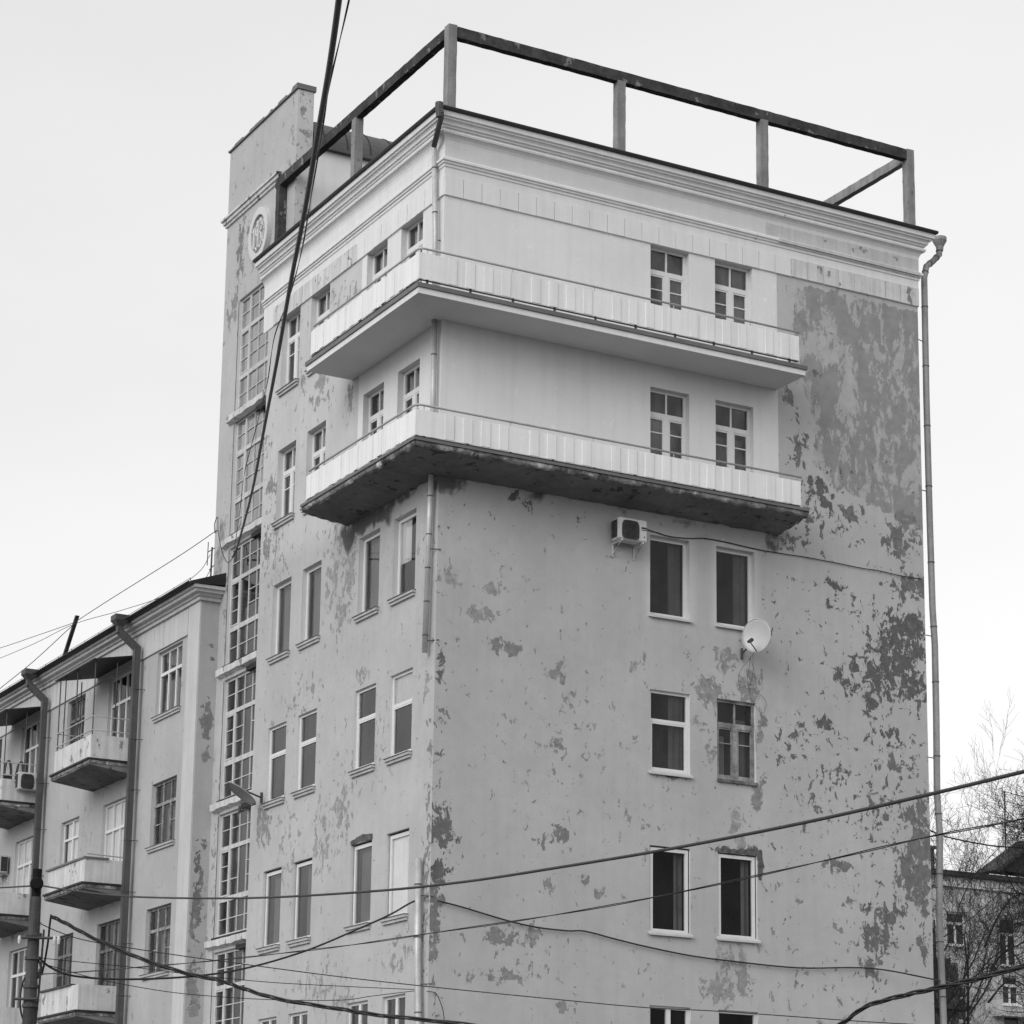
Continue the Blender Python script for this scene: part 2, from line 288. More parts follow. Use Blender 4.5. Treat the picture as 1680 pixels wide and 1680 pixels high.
MAT['stair_frame'] = plain('aged_white_frame', 0.54, 0.12, 3.0, 0.7, streak=0.15)
MAT['sill'] = plain('plaster_sill', 0.46, 0.10, 3.0, 0.9, streak=0.15, spots=(0.66, 0.5))
MAT['sill_metal'] = plain('metal_sill', 0.50, 0.08, 3.0, 0.5, 0.4)
MAT['gap'] = plain('dark_gap', 0.035, 0.3, 5.0, 0.95)
MAT['pipe'] = plain('galvanised_pipe', 0.50, 0.15, 3.0, 0.45, 0.5, 0.25, streak=0.2, bump=0.1)
MAT['collar'] = plain('rusty_collar', 0.10, 0.4, 6.0, 0.8)
MAT['pipe_old'] = plain('grey_pipe', 0.29, 0.18, 2.5, 0.6, 0.4, 0.0, streak=0.25, bump=0.1)
MAT['pipe_dark'] = plain('dark_square_pipe', 0.075, 0.2, 2.5, 0.6, 0.4, 0.0, streak=0.2)
MAT['steel'] = plain('dark_steel', 0.05, 0.3, 4.0, 0.6, 0.4)
MAT['rail'] = plain('grey_rail', 0.40, 0.12, 4.0, 0.45, 0.5)
MAT['cable'] = plain('black_cable', 0.02, 0.3, 3.0, 0.6, 0.4, bump=0)
MAT['cable_grey'] = plain('grey_cable', 0.035, 0.2, 3.0, 0.6, 0.4, bump=0)
MAT['white_plastic'] = plain('white_plastic', 0.58, 0.06, 3.0, 0.45, 0.45, streak=0.12, bump=0)
MAT['grille'] = plain('dark_grille', 0.04, 0.2, 8.0, 0.6, 0.3)
MAT['dish'] = plain('dish_enamel', 0.50, 0.06, 2.0, 0.4, 0.45, bump=0)
MAT['dish_grey'] = plain('grey_dish_enamel', 0.27, 0.12, 3.0, 0.5, 0.4, bump=0)
MAT['pole'] = plain('old_pole', 0.075, 0.35, 2.0, 0.8, streak=0.4)
MAT['bark'] = plain('bark', 0.03, 0.4, 3.0, 0.95)
MAT['twig'] = plain('twig_bark', 0.028, 0.3, 3.0, 0.95, bump=0)
MAT['far_wall'] = plain('pale_far_wall', 0.50, 0.12, 0.6, 0.9, streak=0.15)
MAT['far_roof'] = plain('dark_far_roof', 0.05, 0.3, 2.0, 0.9)
MAT['far_glass'] = plain('dark_far_glass', 0.02, 0.3, 2.0, 0.15, 0.5, bump=0)
MAT['brick'] = plain('sooty_brick', 0.10, 0.4, 8.0, 0.95)
MAT['black'] = plain('black_porcelain', 0.006, 0.2, 3.0, 0.7, 0.15, bump=0)
MAT['wing_trim'] = plain('wing_trim', 0.52, 0.05, 2.0, 0.85, streak=0.08)
MAT['inside'] = plain('dim_interior', 0.05, 0.3, 0.7, 0.95, bump=0)
MAT['curtain'] = plain('grey_curtain', 0.21, 0.1, 2.0, 0.95, bump=0)
MAT['curtain_light'] = plain('light_curtain', 0.50, 0.08, 2.0, 0.95, bump=0)
MAT['curtain_white'] = plain('white_blind', 0.84, 0.05, 2.0, 0.95, bump=0)
MAT['curtain_dark'] = plain('dark_curtain', 0.12, 0.2, 2.0, 0.95, bump=0)
MAT['wing_wall'] = wall_material('wing_stucco', 0.40, 0.60)
MAT['ground'] = plain('asphalt', 0.10, 0.25, 0.8, 0.95, spots=(0.62, 0.7))
MAT['pave'] = plain('paving', 0.22, 0.2, 1.5, 0.95)

def glass_mat(name, refl, refl_film, refl_film_v=0.55, tint=0.82):
    m, nt, out = new_mat(name)
    h = NT(nt)
    p = h.pos()
    tr = h.n('ShaderNodeBsdfTransparent')
    tr.inputs[0].default_value = (tint, tint, tint, 1)
    gl = h.n('ShaderNodeBsdfGlossy')
    gl.inputs['Color'].default_value = (0.9, 0.9, 0.9, 1)
    gl.inputs['Roughness'].default_value = 0.02
    bp = h.n('ShaderNodeBump')
    bp.inputs['Distance'].default_value = 0.05
    bp.inputs['Strength'].default_value = 0.12
    h.link(h.noise(p, 1.3, 2), bp.inputs['Height'])
    h.link(bp.outputs[0], gl.inputs['Normal'])
    df = h.n('ShaderNodeBsdfDiffuse')
    df.inputs[0].default_value = (refl_film_v, refl_film_v, refl_film_v, 1)
    md = h.n('ShaderNodeMixShader')
    dn = h.noise(h.scaled(p, (2.0, 2.0, 1.1)), 1.0, 4)
    h.link(h.lin(dn, 0.32, 0.7, 0.0 if refl_film < .2 else refl_film*.5, refl_film*2.2 if refl_film < .2 else refl_film*1.5), md.inputs[0])  # uneven reflections painted in as pale diffuse patches
    h.link(tr.outputs[0], md.inputs[1]); h.link(df.outputs[0], md.inputs[2])
    fr = h.n('ShaderNodeFresnel')
    fr.inputs['IOR'].default_value = 1.52
    f2 = h.math('MULTIPLY', fr.outputs[0], refl, clamp=True)
    mx = h.n('ShaderNodeMixShader')
    h.link(f2, mx.inputs[0])
    h.link(md.outputs[0], mx.inputs[1])
    h.link(gl.outputs[0], mx.inputs[2])
    h.link(mx.outputs[0], out.inputs['Surface'])
    return m
MAT['glass'] = glass_mat('window_glass', 0.62, 0.02)
MAT['glass_black'] = glass_mat('dark_window_glass', 0.30, 0.006)
MAT['glass_upper'] = glass_mat('upper_window_glass', 0.95, 0.10)
MAT['glass_clear'] = glass_mat('clear_glass', 1.0, 0.0, tint=0.97)
MAT['glass_left'] = glass_mat('window_glass_curtained', 1.0, 0.03)
MAT['glass_sky_film'] = glass_mat('painted_sky_glass', 1.8, 0.33)  # pale diffuse film paints in the sky reflected by upper stair panes

# ------------------------------------------------------------------ mesh helpers
class Frame:
    """a wall's own axes: a along the wall, b up, c outwards"""
    def __init__(s, o, u, n):
        s.o, s.u, s.n, s.z = Vector(o), Vector(u), Vector(n), Vector((0, 0, 1))
    def __call__(s, a, b, c=0.0): return s.o + s.u*a + s.z*b + s.n*c

FR = Frame((0, 0, 0), (1, 0, 0), (0, -1, 0))          # right-hand facade
FL = Frame((0, 0, 0), (0, 1, 0), (-1, 0, 0))          # left-hand facade
FT = Frame((0.25, 0, 0), (0, 1, 0), (-1, 0, 0))       # stair tower front
FW = Frame((-0.22, 0, 0), (0, 1, 0), (-1, 0, 0))      # wing front
FS = Frame((0, 12.2, 0), (1, 0, 0), (0, -1, 0))       # wing end wall
WORLD = Frame((0, 0, 0), (1, 0, 0), (0, 1, 0))

class MB:
    def __init__(s):
        s.v, s.f = [], []
    def add(s, verts, faces):
        k = len(s.v)
        s.v += [tuple(x) for x in verts]
        s.f += [tuple(i+k for i in f) for f in faces]
        return s
    def box(s, F, a0, a1, b0, b1, c0, c1):
        P = [F(a, b, c) for a in (a0, a1) for b in (b0, b1) for c in (c0, c1)]
        return s.add(P, [(0,1,3,2), (4,6,7,5), (0,4,5,1), (2,3,7,6), (0,2,6,4), (1,5,7,3)])
    def quad(s, F, a0, a1, b0, b1, c):
        q = (0,1,2,3) if F.u.cross(F.z).dot(F.n) > 0 else (3,2,1,0)      # face outwards
        return s.add([F(a0,b0,c), F(a1,b0,c), F(a1,b1,c), F(a0,b1,c)], [q])
    def prism(s, pts, d):            # polygon (3D points) extruded by vector d
        n = len(pts); d = Vector(d)
        P = [Vector(p) for p in pts]
        return s.add(P + [p+d for p in P], [tuple(range(n)), tuple(range(2*n-1, n-1, -1))] + [(i, (i+1) % n, n+(i+1) % n, n+i) for i in range(n)])
    def tube(s, pts, r, sides=8, caps=True):
        P = [Vector(p) for p in pts]
        n = len(P)
        rad = (lambda i: r) if not callable(r) and not isinstance(r, (list, tuple)) else ((lambda i: r[i]) if isinstance(r, (list, tuple)) else r)
        t = [(P[min(i+1, n-1)] - P[max(i-1, 0)]).normalized() for i in range(n)]
        ref = Vector((0, 0, 1)) if abs(t[0].z) < 0.9 else Vector((1, 0, 0))
        x = t[0].cross(ref).normalized()
        V = []
        for i in range(n):
            x = (x - t[i]*x.dot(t[i]))
            x = x.normalized() if x.length > 1e-6 else t[i].orthogonal().normalized()
            y = t[i].cross(x)
            for k in range(sides):
                a = 2*math.pi*k/sides
                V.append(P[i] + (x*math.cos(a) + y*math.sin(a))*rad(i))
        F = []
        for i in range(n-1):
            for k in range(sides):
                F.append((i*sides+k, i*sides+(k+1) % sides, (i+1)*sides+(k+1) % sides, (i+1)*sides+k))
        if caps:
            F.append(tuple(range(sides-1, -1, -1)))
            F.append(tuple(range((n-1)*sides, n*sides)))
        return s.add(V, F)
    def sweep(s, prof, pathfn, npath, cap=True):
        """prof: list of (k, z); pathfn(k) -> list of npath (x, y)"""
        V = []
        for k, z in prof:
            V += [(x, y, z) for x, y in pathfn(k)]
        F = []
        for i in range(len(prof)-1):
            for j in range(npath-1):
                F.append((i*npath+j, i*npath+j+1, (i+1)*npath+j+1, (i+1)*npath+j))
        return s.add(V, F)
    def build(s, name, mat, parent=None, smooth=False, recalc=True):
        me = bpy.data.meshes.new(name)
        me.from_pydata(s.v, [], s.f)
        me.materials.append(MAT[mat] if isinstance(mat, str) else mat)
        if recalc:
            b = bmesh.new(); b.from_mesh(me)
            bmesh.ops.recalc_face_normals(b, faces=b.faces)
            b.to_mesh(me); b.free()
        if smooth:
            for p in me.polygons: p.use_smooth = True
        me.update()
        o = bpy.data.objects.new(name, me)
        COL.objects.link(o)
        if parent is not None: adopt(o, parent)
        return o

def adopt(o, parent):
    o.parent = parent
    # parents with an offset keep the child where it was built
    off = parent_offset(parent)
    o.matrix_parent_inverse = Matrix.Translation(-off)

def parent_offset(p):
    off = Vector((0, 0, 0))
    if p.type == 'EMPTY': off = Vector(p.location)
    return off

def tag(o, label=None, cat=None, group=None, kind=None):
    if label: o['label'] = label
    if cat: o['category'] = cat
    if group: o['group'] = group
    if kind: o['kind'] = kind
    return o

def thing(name, label, cat, loc=(0, 0, 0), group=None):
    o = bpy.data.objects.new(name, None)
    o.location = loc
    o.empty_display_size = 0.3
    COL.objects.link(o)
    return tag(o, label, cat, group)

def smooth_path(pts, sub=6):
    """Catmull-Rom through measured points"""
    P = [Vector(p) for p in pts]
    P = [P[0]*2-P[1]] + P + [P[-1]*2-P[-2]]
    out = []
    for i in range(1, len(P)-2):
        a, b, c, d = P[i-1], P[i], P[i+1], P[i+2]
        for k in range(sub):
            t = k/sub
            out.append(0.5*((2*b) + (c-a)*t + (2*a-5*b+4*c-d)*t*t + (3*b-a-3*c+d)*t*t*t))
    out.append(P[-2])
    return out

# ------------------------------------------------------------------ walls with openings and weathering maps
def blob_field(A, B, blobs):
    d = np.zeros_like(A); tn = np.zeros_like(A); best = np.zeros_like(A)
    for x, z, rx, rz, st, to in blobs:
        r2 = ((A-x)/max(rx, .02))**2 + ((B-z)/max(rz, .02))**2
        g = st*np.exp(-0.95*r2); g = np.minimum(g, 0.71)
        tn = np.where(g > best, to, tn)
        best = np.maximum(best, g)
        d = np.maximum(d, g)
    return d, tn

def in_poly(A, B, poly):
    ins = np.zeros(A.shape, bool)
    n = len(poly)
    for i in range(n):
        x0, y0 = poly[i]; x1, y1 = poly[(i+1) % n]
        c = ((y0 > B) != (y1 > B)) & (A < (x1-x0)*(B-y0)/((y1-y0) if y1 != y0 else 1e-9)+x0)
        ins ^= c
    return ins

class Wall:
    def __init__(s):
        s.v, s.f = [], []
        s.at = {k: [] for k in ('peel', 'tone', 'fresh_or_lit', 'blotch', 'soot')}
    def sheet(s, F, a0, a1, b0, b1, holes=(), step=0.12, field=None, cuts_a=(), cuts_b=(), depth=0.25, reveal_fresh=0.6):
        A = set(np.round(np.linspace(a0, a1, max(2, int((a1-a0)/step)+1)), 4))
        B = set(np.round(np.linspace(b0, b1, max(2, int((b1-b0)/step)+1)), 4))
        for h_ in holes:
            A |= {round(h_[0], 4), round(h_[1], 4)}; B |= {round(h_[2], 4), round(h_[3], 4)}
        A |= set(cuts_a); B |= set(cuts_b)
        A = np.array(sorted(x for x in A if a0-1e-6 <= x <= a1+1e-6)); B = np.array(sorted(x for x in B if b0-1e-6 <= x <= b1+1e-6))
        AA, BB = np.meshgrid(A, B, indexing='ij')
        at = {k: np.zeros_like(AA) for k in s.at}
        if field: at.update(field(AA, BB))
        k0 = len(s.v)
        nb = len(B)
        for i, a in enumerate(A):
            for j, b in enumerate(B):
                s.v.append(tuple(F(float(a), float(b), 0)))
        for k in s.at: s.at[k] += [float(x) for x in at[k].ravel()]
        ca, cb = (A[1:]+A[:-1])/2, (B[1:]+B[:-1])/2
        CA, CB = np.meshgrid(ca, cb, indexing='ij')
        hole = np.zeros(CA.shape, bool)
        for h_ in holes:
            hole |= (CA > h_[0]) & (CA < h_[1]) & (CB > h_[2]) & (CB < h_[3])
        for i in range(len(ca)):
            for j in range(len(cb)):
                if not hole[i, j]:
                    q = k0+i*nb+j
                    s.f.append((q, q+nb, q+nb+1, q+1))
        for h_ in holes:
            x0, x1, y0, y1 = h_[:4]
            d = h_[4] if len(h_) > 4 else depth
            k = len(s.v)
            s.v += [tuple(F(x, y, c)) for c in (0, -d) for x, y in ((x0, y0), (x1, y0), (x1, y1), (x0, y1))]
            for kk in s.at: s.at[kk] += [reveal_fresh if kk == 'fresh_or_lit' else 0.0]*8
            s.f += [(k, k+1, k+5, k+4), (k+1, k+2, k+6, k+5), (k+2, k+3, k+7, k+6), (k+3, k, k+4, k+7)]
        return s
    def quad(s, pts, fresh_or_lit=0.0):
        k = len(s.v)
        s.v += [tuple(p) for p in pts]
        for kk in s.at: s.at[kk] += [fresh_or_lit if kk == 'fresh_or_lit' else 0.0]*len(pts)
        s.f.append(tuple(range(k, k+len(pts))))
    def build(s, name, mat, parent):
        me = bpy.data.meshes.new(name)
        me.from_pydata(s.v, [], s.f)
        me.materials.append(MAT[mat])
        for k, vals in s.at.items():
            a = me.attributes.new(k, 'FLOAT', 'POINT')
            a.data.foreach_set('value', vals)
        me.update()
        o = bpy.data.objects.new(name, me)
        COL.objects.link(o)
        adopt(o, parent)
        return o

# ------------------------------------------------------------------ windows
rnd = random.Random(5)
def curtain_mb(F, a0, a1, b0, b1, c, amp=0.025, wl=0.16, seed=0):
    mb = MB()
    n = max(8, int((a1-a0)/0.03))
    V = []
    for i in range(n+1):
        a = a0+(a1-a0)*i/n
        cc = c + amp*math.sin(2*math.pi*a/wl+seed) + amp*0.5*math.sin(2*math.pi*a/(wl*2.7)+seed*2)
        V += [F(a, b0, cc), F(a, b1, cc)]
    return mb.add(V, [(2*i, 2*i+2, 2*i+3, 2*i+1) for i in range(n)])

def window(parent, F, a0, a1, b0, b1, style, d=0.16, frame='frame', sill=None, curtain=None, border=0.06, label=None, gap=0.0, glass='glass'):
    """frame mesh (the part), with pane / sill / curtain children"""
    m = MB(); p = MB()
    t = 0.03
    c0, c1 = -d-t, -d+t
    A0, A1, B0, B1 = a0+gap, a1-gap, b0, b1-gap
    w, hh = A1-A0, B1-B0
    def bar(x0, x1, y0, y1, e=0.0): m.box(F, x0, x1, y0, y1, c0-e, c1+e)
    bar(A0, A0+border, B0, B1); bar(A1-border, A1, B0, B1)
    bar(A0+border, A1-border, B0, B0+border, -.002); bar(A0+border, A1-border, B1-border, B1, -.002)
    def pane(x0, x1, y0, y1, c=-d): p.quad(F, x0, x1, y0, y1, c)
    x0, x1, y0, y1 = A0+border, A1-border, B0+border, B1-border
    mid = (x0+x1)/2
    if style == 'single':
        pane(x0, x1, y0, y1)
    elif style == 'tee':
        yt = y1-(y1-y0)*0.36
        bar(x0, x1, yt-0.035, yt+0.035, -.003); pane(x0, x1, yt+.035, y1)
        for q0, q1 in ((x0, x0+.035), (x1-.035, x1)): bar(q0, q1, y0, yt-.035, -.006)
        bar(x0+.035, x1-.035, y0, y0+.035, -.008); bar(x0+.035, x1-.035, yt-.07, yt-.035, -.008)
        pane(x0+.035, x1-.035, y0+.035, yt-.07)
    elif style == 'double':
        bar(mid-.05, mid+.05, y0, y1, .004); pane(x0, mid-.05, y0, y1); pane(mid+.05, x1, y0, y1)
    elif style in ('casement', 'old'):
        yt = y1-(0.50 if style == 'casement' else (y1-y0)*0.30)
        bar(x0, x1, yt-0.06, yt+0.05, .004)
        bar(mid-.018, mid+.018, yt+.05, y1, -.004)
        pane(x0, mid-.018, yt+.05, y1); pane(mid+.018, x1, yt+.05, y1)
        bar(mid-.06, mid+.06, y0, yt-.06, .006)
        for q0, q1 in ((x0, mid-.06), (mid+.06, x1)):
            s_ = 0.035
            bar(q0, q0+s_, y0, yt-.06, -.005); bar(q1-s_, q1, y0, yt-.06, -.005)
            bar(q0+s_, q1-s_, y0, y0+s_*1.5, -.008); bar(q0+s_, q1-s_, yt-.06-s_, yt-.06, -.008)
            ym = yt-.06-s_-0.30
            bar(q0+s_, q1-s_, ym-.012, ym+.012, -.01)
            pane(q0+s_, q1-s_, y0+s_*1.5, ym-.012); pane(q0+s_, q1-s_, ym+.012, yt-.06-s_)
    elif style in ('three', 'three_old', 'door'):
        n = 3
        yt = y1-(y1-y0)*(0.33 if style != 'door' else 0.28)
        bar(x0, x1, yt-0.04, yt+0.04, .004)
        xs = [x0+(x1-x0)*i/n for i in range(n+1)]
        for i in range(1, n): bar(xs[i]-.03, xs[i]+.03, y0, yt-.04, .002); bar(xs[i]-.022, xs[i]+.022, yt+.04, y1, -.002)
        for i in range(n):
            pane(xs[i]+(.03 if i else 0), xs[i+1]-(.03 if i < n-1 else 0), y0, yt-.04)
            pane(xs[i]+(.022 if i else 0), xs[i+1]-(.022 if i < n-1 else 0), yt+.04, y1)
            if style == 'three_old' and i != 1:
                bar(xs[i]+.03, xs[i+1]-.03, yt-.50, yt-.47, -.01)
    elif style == 'two_tall':
        yt = y1-(y1-y0)*0.30
        bar(mid-.04, mid+.04, y0, y1, .004); bar(x0, mid-.04, yt-.03, yt+.03); bar(mid+.04, x1, yt-.03, yt+.03)
        pane(x0, mid-.04, y0, yt-.03); pane(mid+.04, x1, y0, yt-.03); pane(x0, mid-.04, yt+.03, y1); pane(mid+.04, x1, yt+.03, y1)
    fo = m.build('window', frame, parent)
    if label: fo['label'] = label
    p.build('pane', glass, fo, recalc=False)
    if gap:
        g = MB()
        g.box(F, a0+.004, A0-.002, b0, b1-.004, c0, -d+.02); g.box(F, A1+.002, a1-.004, b0, b1-.004, c0, -d+.02); g.box(F, A0-.002, A1+.002, B1+.002, b1-.004, c0, -d+.02)
        g.build('joint_filler', 'gap', fo)
    if sill == 'plaster':
        s_ = MB()
        e = 0.05
        s_.box(F, a0-e, a1+e, b0-.058, b0-.004, .003, .085)
        s_.box(F, a0-e+.02, a1+e-.02, b0-.118, b0-.060, .003, .05)
        so = s_.build('sill', 'sill', fo)
        k_ = MB(); k_.box(F, a0-e-.01, a1+e+.01, b0-.003, b0+.008, -d+.03, .105); k_.build('drip_edge', 'edge_metal', fo)
    elif sill == 'metal':
        s_ = MB()
        s_.prism([F(a0-.04, b0+.03, -d+.035), F(a0-.04, b0-.035, .07), F(a0-.04, b0-.075, .07), F(a0-.04, b0-.01, -d+.035)], F.u*(a1-a0+.08))
        s_.build('sill', 'sill_metal', fo)
    elif sill == 'wood':
        s_ = MB(); s_.box(F, a0-.01, a1+.01, b0-.07, b0-.002, -d+.035, .05); s_.build('sill', 'frame_dark', fo)
    if curtain:
        for k, (f0, f1, g0, g1, mt) in enumerate(curtain):
            cm = curtain_mb(F, x0+(x1-x0)*f0, x0+(x1-x0)*f1, y0+(y1-y0)*g0-.02, y0+(y1-y0)*g1+.02, (-d-.12-.02*k) if mt != 'curtain_white' else -d-.025, 0.02 if mt != 'curtain_white' else 0.004, 0.15, seed=a0*3+b0)
            cm.build('curtain', mt, fo, recalc=False)
    return fo

# ------------------------------------------------------------------ ground
gm = MB(); gm.add([(-2500, -2500, 0), (2500, -2500, 0), (2500, 2500, 0), (-2500, 2500, 0)], [(0, 1, 2, 3)])
tag(gm.build('ground', 'ground', recalc=False), kind='structure')
pm_ = MB(); pm_.add([(-6, -6, 0.0), (30, -6, 0.0), (30, 60, 0.0), (-6, 60, 0.0), (-6, -6, 0.12), (30, -6, 0.12), (30, 60, 0.12), (-6, 60, 0.12)],
                    [(4, 5, 6, 7), (0, 1, 5, 4), (3, 0, 4, 7), (1, 2, 6, 5), (2, 3, 7, 6)])
tag(pm_.build('pavement', 'pave', recalc=False), kind='structure')

# ------------------------------------------------------------------ main building
W, YE, ZT = 12.31, 9.15, 24.70
BLD = thing('apartment_building', 'tall peeling corner apartment block with two wraparound balconies, stair tower and open roof frame', 'building')

TOPS = [22.86, 19.60, 16.30, 12.95, 9.66, 6.38]
AX, BX = (5.04, 6.03), (6.71, 7.70)
LX = [(7.28, 8.31), (5.64, 6.66), (2.68, 3.70), (0.98, 2.01)]
BOT_R = [20.95, 17.70, 14.57, 11.22, 7.88, 4.65]
holes_r = []
for i in range(6):
    for x in (AX, BX):
        b = BOT_R[i]
        holes_r.append((x[0], x[1], b, TOPS[i], 0.22))
BOT_L = [[21.05, 21.05, 20.95, 20.95], [17.82, 17.75, 17.70, 17.70], [14.60]*4, [11.24]*4, [7.96]*4, [4.65]*4]
TOP_L = [22.88, 19.60, 16.35, 12.99, 9.70, 6.40]
holes_l = []
for i in range(6):
    for j, y in enumerate(LX):
        holes_l.append((y[0], y[1], BOT_L[i][j], TOP_L[i], 0.22))

def field_right(A, B):
    peel, tone = blob_field(A, B, PEEL_RIGHT)
    fresh_or_lit = ((A < 8.36) & (B > 16.86)).astype(float)
    bl = in_poly(A, B, BLOTCH_POLY).astype(float)
    # soften the polygon so that the noise can make its edge ragged
    for _ in range(9):
        b2 = bl.copy(); b2[1:-1, 1:-1] = (bl[:-2, 1:-1]+bl[2:, 1:-1]+bl[1:-1, :-2]+bl[1:-1, 2:]+bl[1:-1, 1:-1])/5; bl = b2
    bl = np.where((A < 9.1), bl*np.clip((A-8.36)/.9, 0.25, 1), bl)
    bl = np.where((fresh_or_lit > .5), 0, bl)
    peel = np.where(fresh_or_lit > .5, 0, peel)
    peel = np.maximum(peel, np.where(fresh_or_lit > .5, 0, np.where((A > 7.6) & (B < 16), .15, .075)))
    near = np.zeros_like(A)
    for x in (AX, BX):
        dd = np.maximum(np.maximum(x[0]-A, A-x[1]), np.maximum(14.55-B, B-16.32))
        near = np.maximum(near, np.clip(1-dd/.20, 0, 1)*(dd > -.02))
    fresh_or_lit = np.maximum(fresh_or_lit, near*.42)
    peel = np.where(near > 0, 0, peel)
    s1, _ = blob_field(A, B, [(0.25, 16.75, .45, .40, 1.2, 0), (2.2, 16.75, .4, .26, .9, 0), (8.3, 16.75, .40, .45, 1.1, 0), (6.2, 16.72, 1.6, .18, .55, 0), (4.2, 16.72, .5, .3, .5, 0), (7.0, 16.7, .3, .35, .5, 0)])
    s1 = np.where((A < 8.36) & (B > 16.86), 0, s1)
    return dict(peel=peel, tone=tone, fresh_or_lit=fresh_or_lit, blotch=bl, soot=s1)

def field_left(A, B):
    peel, tone = blob_field(A, B, PEEL_LEFT)
    fresh_or_lit = ((A < 3.95) & (B > 16.86)).astype(float)
    peel = np.where(fresh_or_lit > .5, 0, np.maximum(peel, 0.08))
    fresh_or_lit = np.maximum(fresh_or_lit, .25*np.clip((B-16.6)/.5, 0, 1))  # stronger light on the upper floors painted in as a paler tone
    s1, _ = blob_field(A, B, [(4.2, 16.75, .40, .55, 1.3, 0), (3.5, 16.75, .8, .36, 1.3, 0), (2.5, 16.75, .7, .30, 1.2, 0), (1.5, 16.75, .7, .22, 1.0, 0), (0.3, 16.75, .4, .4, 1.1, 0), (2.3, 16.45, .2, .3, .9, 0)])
    s1 = np.where(fresh_or_lit > .5, 0, s1)
    return dict(peel=peel, tone=tone, fresh_or_lit=fresh_or_lit, soot=s1)

w = Wall()
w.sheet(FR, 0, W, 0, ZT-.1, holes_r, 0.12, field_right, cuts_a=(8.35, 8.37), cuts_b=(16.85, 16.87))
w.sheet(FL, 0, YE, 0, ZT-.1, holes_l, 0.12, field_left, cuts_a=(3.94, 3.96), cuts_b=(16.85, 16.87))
w.quad([(W, 0, 0), (W, 12.0, 0), (W, 12.0, ZT-.1), (W, 0, ZT-.1)])
w.quad([(0, YE, 0), (0.6, YE, 0), (0.6, YE, ZT-.1), (0, YE, ZT-.1)])
w.quad([(0.6, 12.7, 0), (W, 12.7, 0), (W, 12.7, ZT-.1), (0.6, 12.7, ZT-.1)])
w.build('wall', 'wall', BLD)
# dim rooms behind the openings
im = MB()
im.box(WORLD, 1.5, W-.4, 0.02, ZT-.4, 1.5, 11.5)
for z in (23.6, 20.3, 17.0, 13.7, 10.4, 7.1, 3.9):
    im.add([(.23, .23, z), (W-.1, .23, z), (W-.1, 1.5, z), (1.5, 1.5, z)], [(0, 1, 2, 3)])
    im.add([(.23, .23, z), (1.5, 1.5, z), (1.5, YE-.1, z), (.23, YE-.1, z)], [(0, 1, 2, 3)])
im.add([(.24, .24, 0), (1.5, 1.5, 0), (1.5, 1.5, 24), (.24, .24, 24)], [(0, 1, 2, 3)])
im.build('room_wall', 'inside', BLD, recalc=False)

# windows, right facade (two to a floor)
C = 'curtain'
for k, x in enumerate((AX, BX)):
    window(BLD, FR, *x, BOT_R[0], TOPS[0], 'casement', 0.17, curtain=[(0, .45, 0, 1, 'curtain_dark'), (.7, 1, 0, 1, C)] if k else [(.55, 1, 0, 1, 'curtain_dark')], glass='glass_upper')
    window(BLD, FR, *x, BOT_R[1], TOPS[1], 'casement', 0.17, curtain=[(0, .98, 0, .62, 'curtain_dark')] if k else [(0, .4, 0, .7, 'curtain_dark'), (.55, 1, 0, .6, 'curtain_dark')], glass='glass_upper')
    window(BLD, FR, *x, BOT_R[2], TOPS[2], 'single', 0.16, sill='metal', border=0.075, curtain=[(.62, 1, 0, 1, 'curtain_dark')], glass='glass')
    window(BLD, FR, *x, BOT_R[4], TOPS[4], 'single', 0.07, sill='metal', border=0.07, gap=0.03, curtain=[(.76, 1, 0, 1, 'curtain_dark')], glass='glass_black')
    window(BLD, FR, *x, BOT_R[5], TOPS[5], 'double' if k == 0 else 'single', 0.10, border=0.06, glass='glass_black')
window(BLD, FR, *AX, BOT_R[3], TOPS[3], 'tee', 0.09, sill='metal', curtain=[(.6, 1, .0, 1, 'curtain_dark')], glass='glass')
window(BLD, FR, *BX, BOT_R[3], TOPS[3], 'old', 0.10, frame='frame_old', sill='wood', label='weathered wooden casement window', curtain=[(.0, .3, 0, .55, 'curtain'), (.62, .95, 0, .8, 'curtain_dark')], glass='glass')
